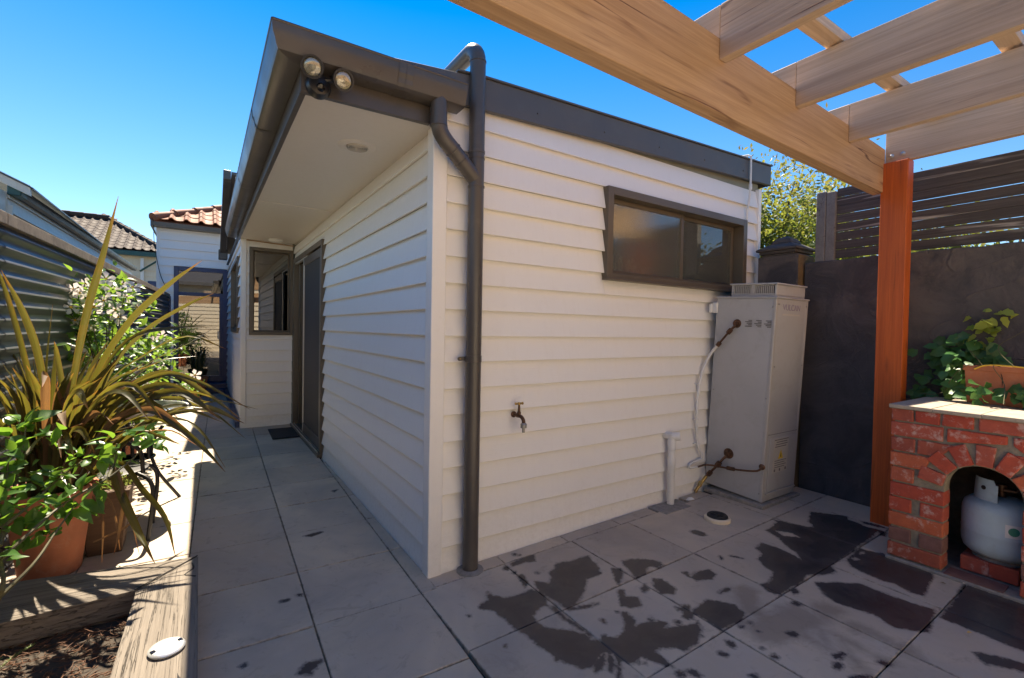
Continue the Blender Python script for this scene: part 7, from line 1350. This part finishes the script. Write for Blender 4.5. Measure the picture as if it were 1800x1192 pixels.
# ================================================================== WHITE-FLOWERED CLIMBER
mv = thing('white_flowering_shrub', 'leafy shrub covered in white trumpet flowers against the corrugated fence', 'shrub', (-1.62, 2.3, 0))
MB().lathe([(.14, 0), (.18, .34), (.19, .345), (.19, .38), (.17, .38), (.16, .33), (0, .33)], (-1.60, 2.35, 0), 20).obj('pot', 'terracotta', mv, smooth=True)
vrn = random.Random(52)
def petal_flower(mat):
    vs = []; fs = []; mi = []
    for k in range(5):
        a = k*2*math.pi/5; o = len(vs)
        for (r_, da, z) in ((.08, 0, -.10), (.32, -.40, .03), (.32, .40, .03), (.78, -.36, .04), (.78, .46, .10), (1.0, .06, .02), (.62, .03, .06)):
            vs.append((r_*math.cos(a+da), r_*math.sin(a+da), z))
        fs += [(o, o+1, o+6), (o, o+6, o+2), (o+1, o+3, o+6), (o+2, o+6, o+4), (o+3, o+5, o+6), (o+4, o+6, o+5)]; mi += [0]*6
    o = len(vs); n = 8
    for k in range(n): vs.append((.16*math.cos(6.283*k/n), .16*math.sin(6.283*k/n), .02))
    vs.append((0, 0, -.12))
    for k in range(n): fs.append((o+k, o+(k+1) % n, o+n)); mi.append(1)
    me = bpy.data.meshes.new('flower'); me.from_pydata(vs, [], fs); me.materials.append(MATS['petal']); me.materials.append(MATS['flower_yellow'])
    me.polygons.foreach_set('material_index', mi); me.polygons.foreach_set('use_smooth', [True]*len(fs)); me.update(); return me
FM_ = petal_flower('petal')
def fence_x(y): return FA.x+fd.x/fd.y*(y-FA.y)
def clampx(p):
    p.x = max(p.x, fence_x(p.y)+.03); return p
FLP = [clampx(Vector(p)) for p in DATA['flow']]
for i, p in enumerate(FLP):
    to = (CAMP-p).normalized(); nz_ = (to+Vector((vrn.uniform(-.7, .7), vrn.uniform(-.5, .5), vrn.uniform(-.3, .7)))).normalized()
    inst('flower', FM_, mv, frame(p, nz_.orthogonal(), nz_.cross(nz_.orthogonal())) @ Matrix.Rotation(vrn.uniform(0, 6), 4, 'Z') @ Matrix.Scale(vrn.uniform(.050, .066), 4))
cl_ = [Vector(p)+Vector((vrn.uniform(-.05, .05), vrn.uniform(-.05, .25), vrn.uniform(-.10, .04))) for p in FLP for _ in range(2)]
cl_ += [Vector((vrn.uniform(-1.72, -1.25), vrn.uniform(1.9, 3.1), vrn.uniform(.45, 1.25))) for _ in range(70)]
stm = MB()
for k in range(26):
    p = clampx(Vector(cl_[vrn.randrange(len(cl_))])); stm.tube(spline([(-1.60+vrn.uniform(-.05, .05), 2.35+vrn.uniform(-.05, .05), .3), (p.x*.4-1.6*.6, p.y*.5+2.35*.5, p.z*.6+.1), p], 9), [.007-.0006*i for i in range(9)], 5)
stm.obj('stem', 'stem_green', mv)
extra_v, extra_f = [], []
lm = LV['shrub']; lco = [v.co.copy() for v in lm.vertices]; lfa = [tuple(p.vertices) for p in lm.polygons]
cnt = 0
for k in range(1500):
    c_ = cl_[vrn.randrange(len(cl_))]; p = clampx(c_+Vector((vrn.gauss(0, .05), vrn.gauss(0, .07), vrn.gauss(-.01, .055))))
    d = Vector((vrn.gauss(.1, .6), vrn.gauss(-.2, .6), vrn.gauss(.15, .5))); nn_ = Vector((vrn.gauss(.1, .5), vrn.gauss(-.3, .5), 1)); L = vrn.uniform(.05, .085)
    dist = (CAMP-p).length
    if cnt < 300 and k % 4 == 0 and dist < 5.2: put_leaf(lm, p, d, nn_, L, mv); cnt += 1
    else:
        x = d.normalized(); y = nn_.cross(x)
        if y.length < 1e-3: continue
        M = frame(p, x, y) @ Matrix.Scale(L, 4); o = len(extra_v); extra_v += [tuple(M @ v) for v in lco]; extra_f += [tuple(i+o for i in f_) for f_ in lfa]
me = bpy.data.meshes.new('foliage'); me.from_pydata(extra_v, [], extra_f); me.materials.append(MATS['shrub_leaf']); fo = inst('foliage', me, mv); fo['kind'] = 'stuff'

# ================================================================== TABLE, CHAIR, PLANTER
tt = thing('glass_table', 'small round glass-topped garden table on the sunlit path', 'table', (-1.39, 1.93, 0))
MB().lathe([(0, .690), (.285, .690), (.292, .694), (.292, .702), (.285, .706), (0, .706)], (-1.39, 1.93, 0), 40).obj('table_top', 'glass_table', tt, smooth=True)
MB().lathe([(.288, .678), (.302, .678), (.304, .690), (.304, .712), (.294, .712), (.2935, .690), (.288, .6895)], (-1.39, 1.93, 0), 40).obj('rim', 'galv', tt, smooth=True)
for k in range(3):
    a = 2.1*k+.4; c_, s_ = math.cos(a), math.sin(a)
    MB().tube(spline([(-1.39+.25*c_, 1.93+.25*s_, .68), (-1.39+.10*c_, 1.93+.10*s_, .45), (-1.39+.12*c_, 1.93+.12*s_, .25), (-1.39+.27*c_, 1.93+.27*s_, .0)], 12), .011, 8).obj('leg', 'table_iron', tt, smooth=True)
MB().lathe([(.10, .35), (.112, .352), (.112, .362), (.10, .364), (.10, .35)], (-1.39, 1.93, 0), 24).obj('brace_ring', 'table_iron', tt, smooth=True)
ch = thing('iron_chair', 'dark tubular iron garden chair between the pot and the glass table', 'chair', (-1.42, 1.36, 0))
cx, cy = -1.46, 1.40
MB().lathe([(0, .40), (.17, .40), (.185, .405), (.185, .418), (.17, .422), (0, .424)], (cx, cy, 0), 28).obj('seat', 'table_iron', ch, smooth=True)
for sx_, sy_ in ((1, -1), (1, 1), (-1, -1), (-1, 1)):
    MB().tube(spline([(cx+.13*sx_, cy+.11*sy_, .41), (cx+.20*sx_, cy+.15*sy_, .36), (cx+.215*sx_, cy+.16*sy_, .25), (cx+.19*sx_, cy+.15*sy_, .0)], 12), .012, 8).obj('leg', 'table_iron', ch, smooth=True)
for s_ in (-1, 1):
    MB().tube(spline([(cx-.16, cy+.16*s_, .41), (cx-.20, cy+.19*s_, .58), (cx+.02, cy+.21*s_, .63), (cx+.15, cy+.20*s_, .57), (cx+.17, cy+.17*s_, .42)], 18), .011, 8).obj('arm', 'table_iron', ch, smooth=True)
MB().tube(spline([(cx-.16, cy-.16, .41), (cx-.24, cy-.15, .70), (cx-.26, cy, .80), (cx-.24, cy+.15, .70), (cx-.16, cy+.16, .41)], 22), .011, 8).obj('back_frame', 'table_iron', ch, smooth=True)
for k in range(5): MB().tube([(cx-.165, cy-.10+.05*k, .42), (cx-.245, cy-.10+.05*k, .76)], .005, 6).obj('back_bar', 'table_iron', ch)
tpn = thing('tapered_planter', 'tapered brown timber planter of yellow-green sedum behind the terracotta pot', 'planter', (-1.44, 1.22, 0))
pc = Vector((-1.455, 1.235, 0)); vs = []
for z, h_ in ((0, .075), (.36, .115)):
    vs += [(pc.x-h_, pc.y-h_, z), (pc.x+h_, pc.y-h_, z), (pc.x+h_, pc.y+h_, z), (pc.x-h_, pc.y+h_, z)]
MB().add(vs, [(0, 3, 2, 1), (0, 1, 5, 4), (1, 2, 6, 5), (2, 3, 7, 6), (3, 0, 4, 7), (4, 5, 6, 7)]).obj('planter_box', 'timber_planter', tpn, bevel=.004)
sf_ = MB(); 
for k in range(420):
    a = srn.uniform(0, 6.28); r_ = .13*math.sqrt(srn.random()); p = pc+Vector((r_*math.cos(a), r_*math.sin(a), .37+srn.uniform(0, .09)*(1-r_/.16))); d = Vector((srn.gauss(0, 1), srn.gauss(0, 1), srn.uniform(.2, 1.4))).normalized()*.022; e = d.cross(Vector((.3, .2, .1))).normalized()*.006
    sf_.add([p, p+d*.5+e, p+d, p+d*.5-e], [(0, 1, 2, 3)])
so2 = sf_.obj('foliage', 'sedum_leaf', tpn); so2['kind'] = 'stuff'

# fallen leaves and grit on the paving
lrn = random.Random(63)
for (x, y, mt, lb) in ((1.735, -1.70, 'flower_yellow', 'small yellow fallen leaf on the paving at the right'), (2.13, -1.52, 'dead_flax', 'brown fallen leaf on the paving beside the barbecue'), (2.205, -1.56, 'cream_paint', 'cream fallen leaf at the edge of the barbecue hearth')):
    o = MB().add([(0, 0, .001), (.012, .006, .006), (.026, 0, .002), (.012, -.007, .004)], [(0, 1, 2), (0, 2, 3)]).obj('fallen_leaf', mt, None, Matrix.Translation((x, y, gz(x)+.004)) @ Matrix.Rotation(lrn.uniform(0, 6), 4, 'Z')); tag(o, lb, 'leaf')
# parapet vent and small fixings are part of the house above
print('objects', len(COL.objects))
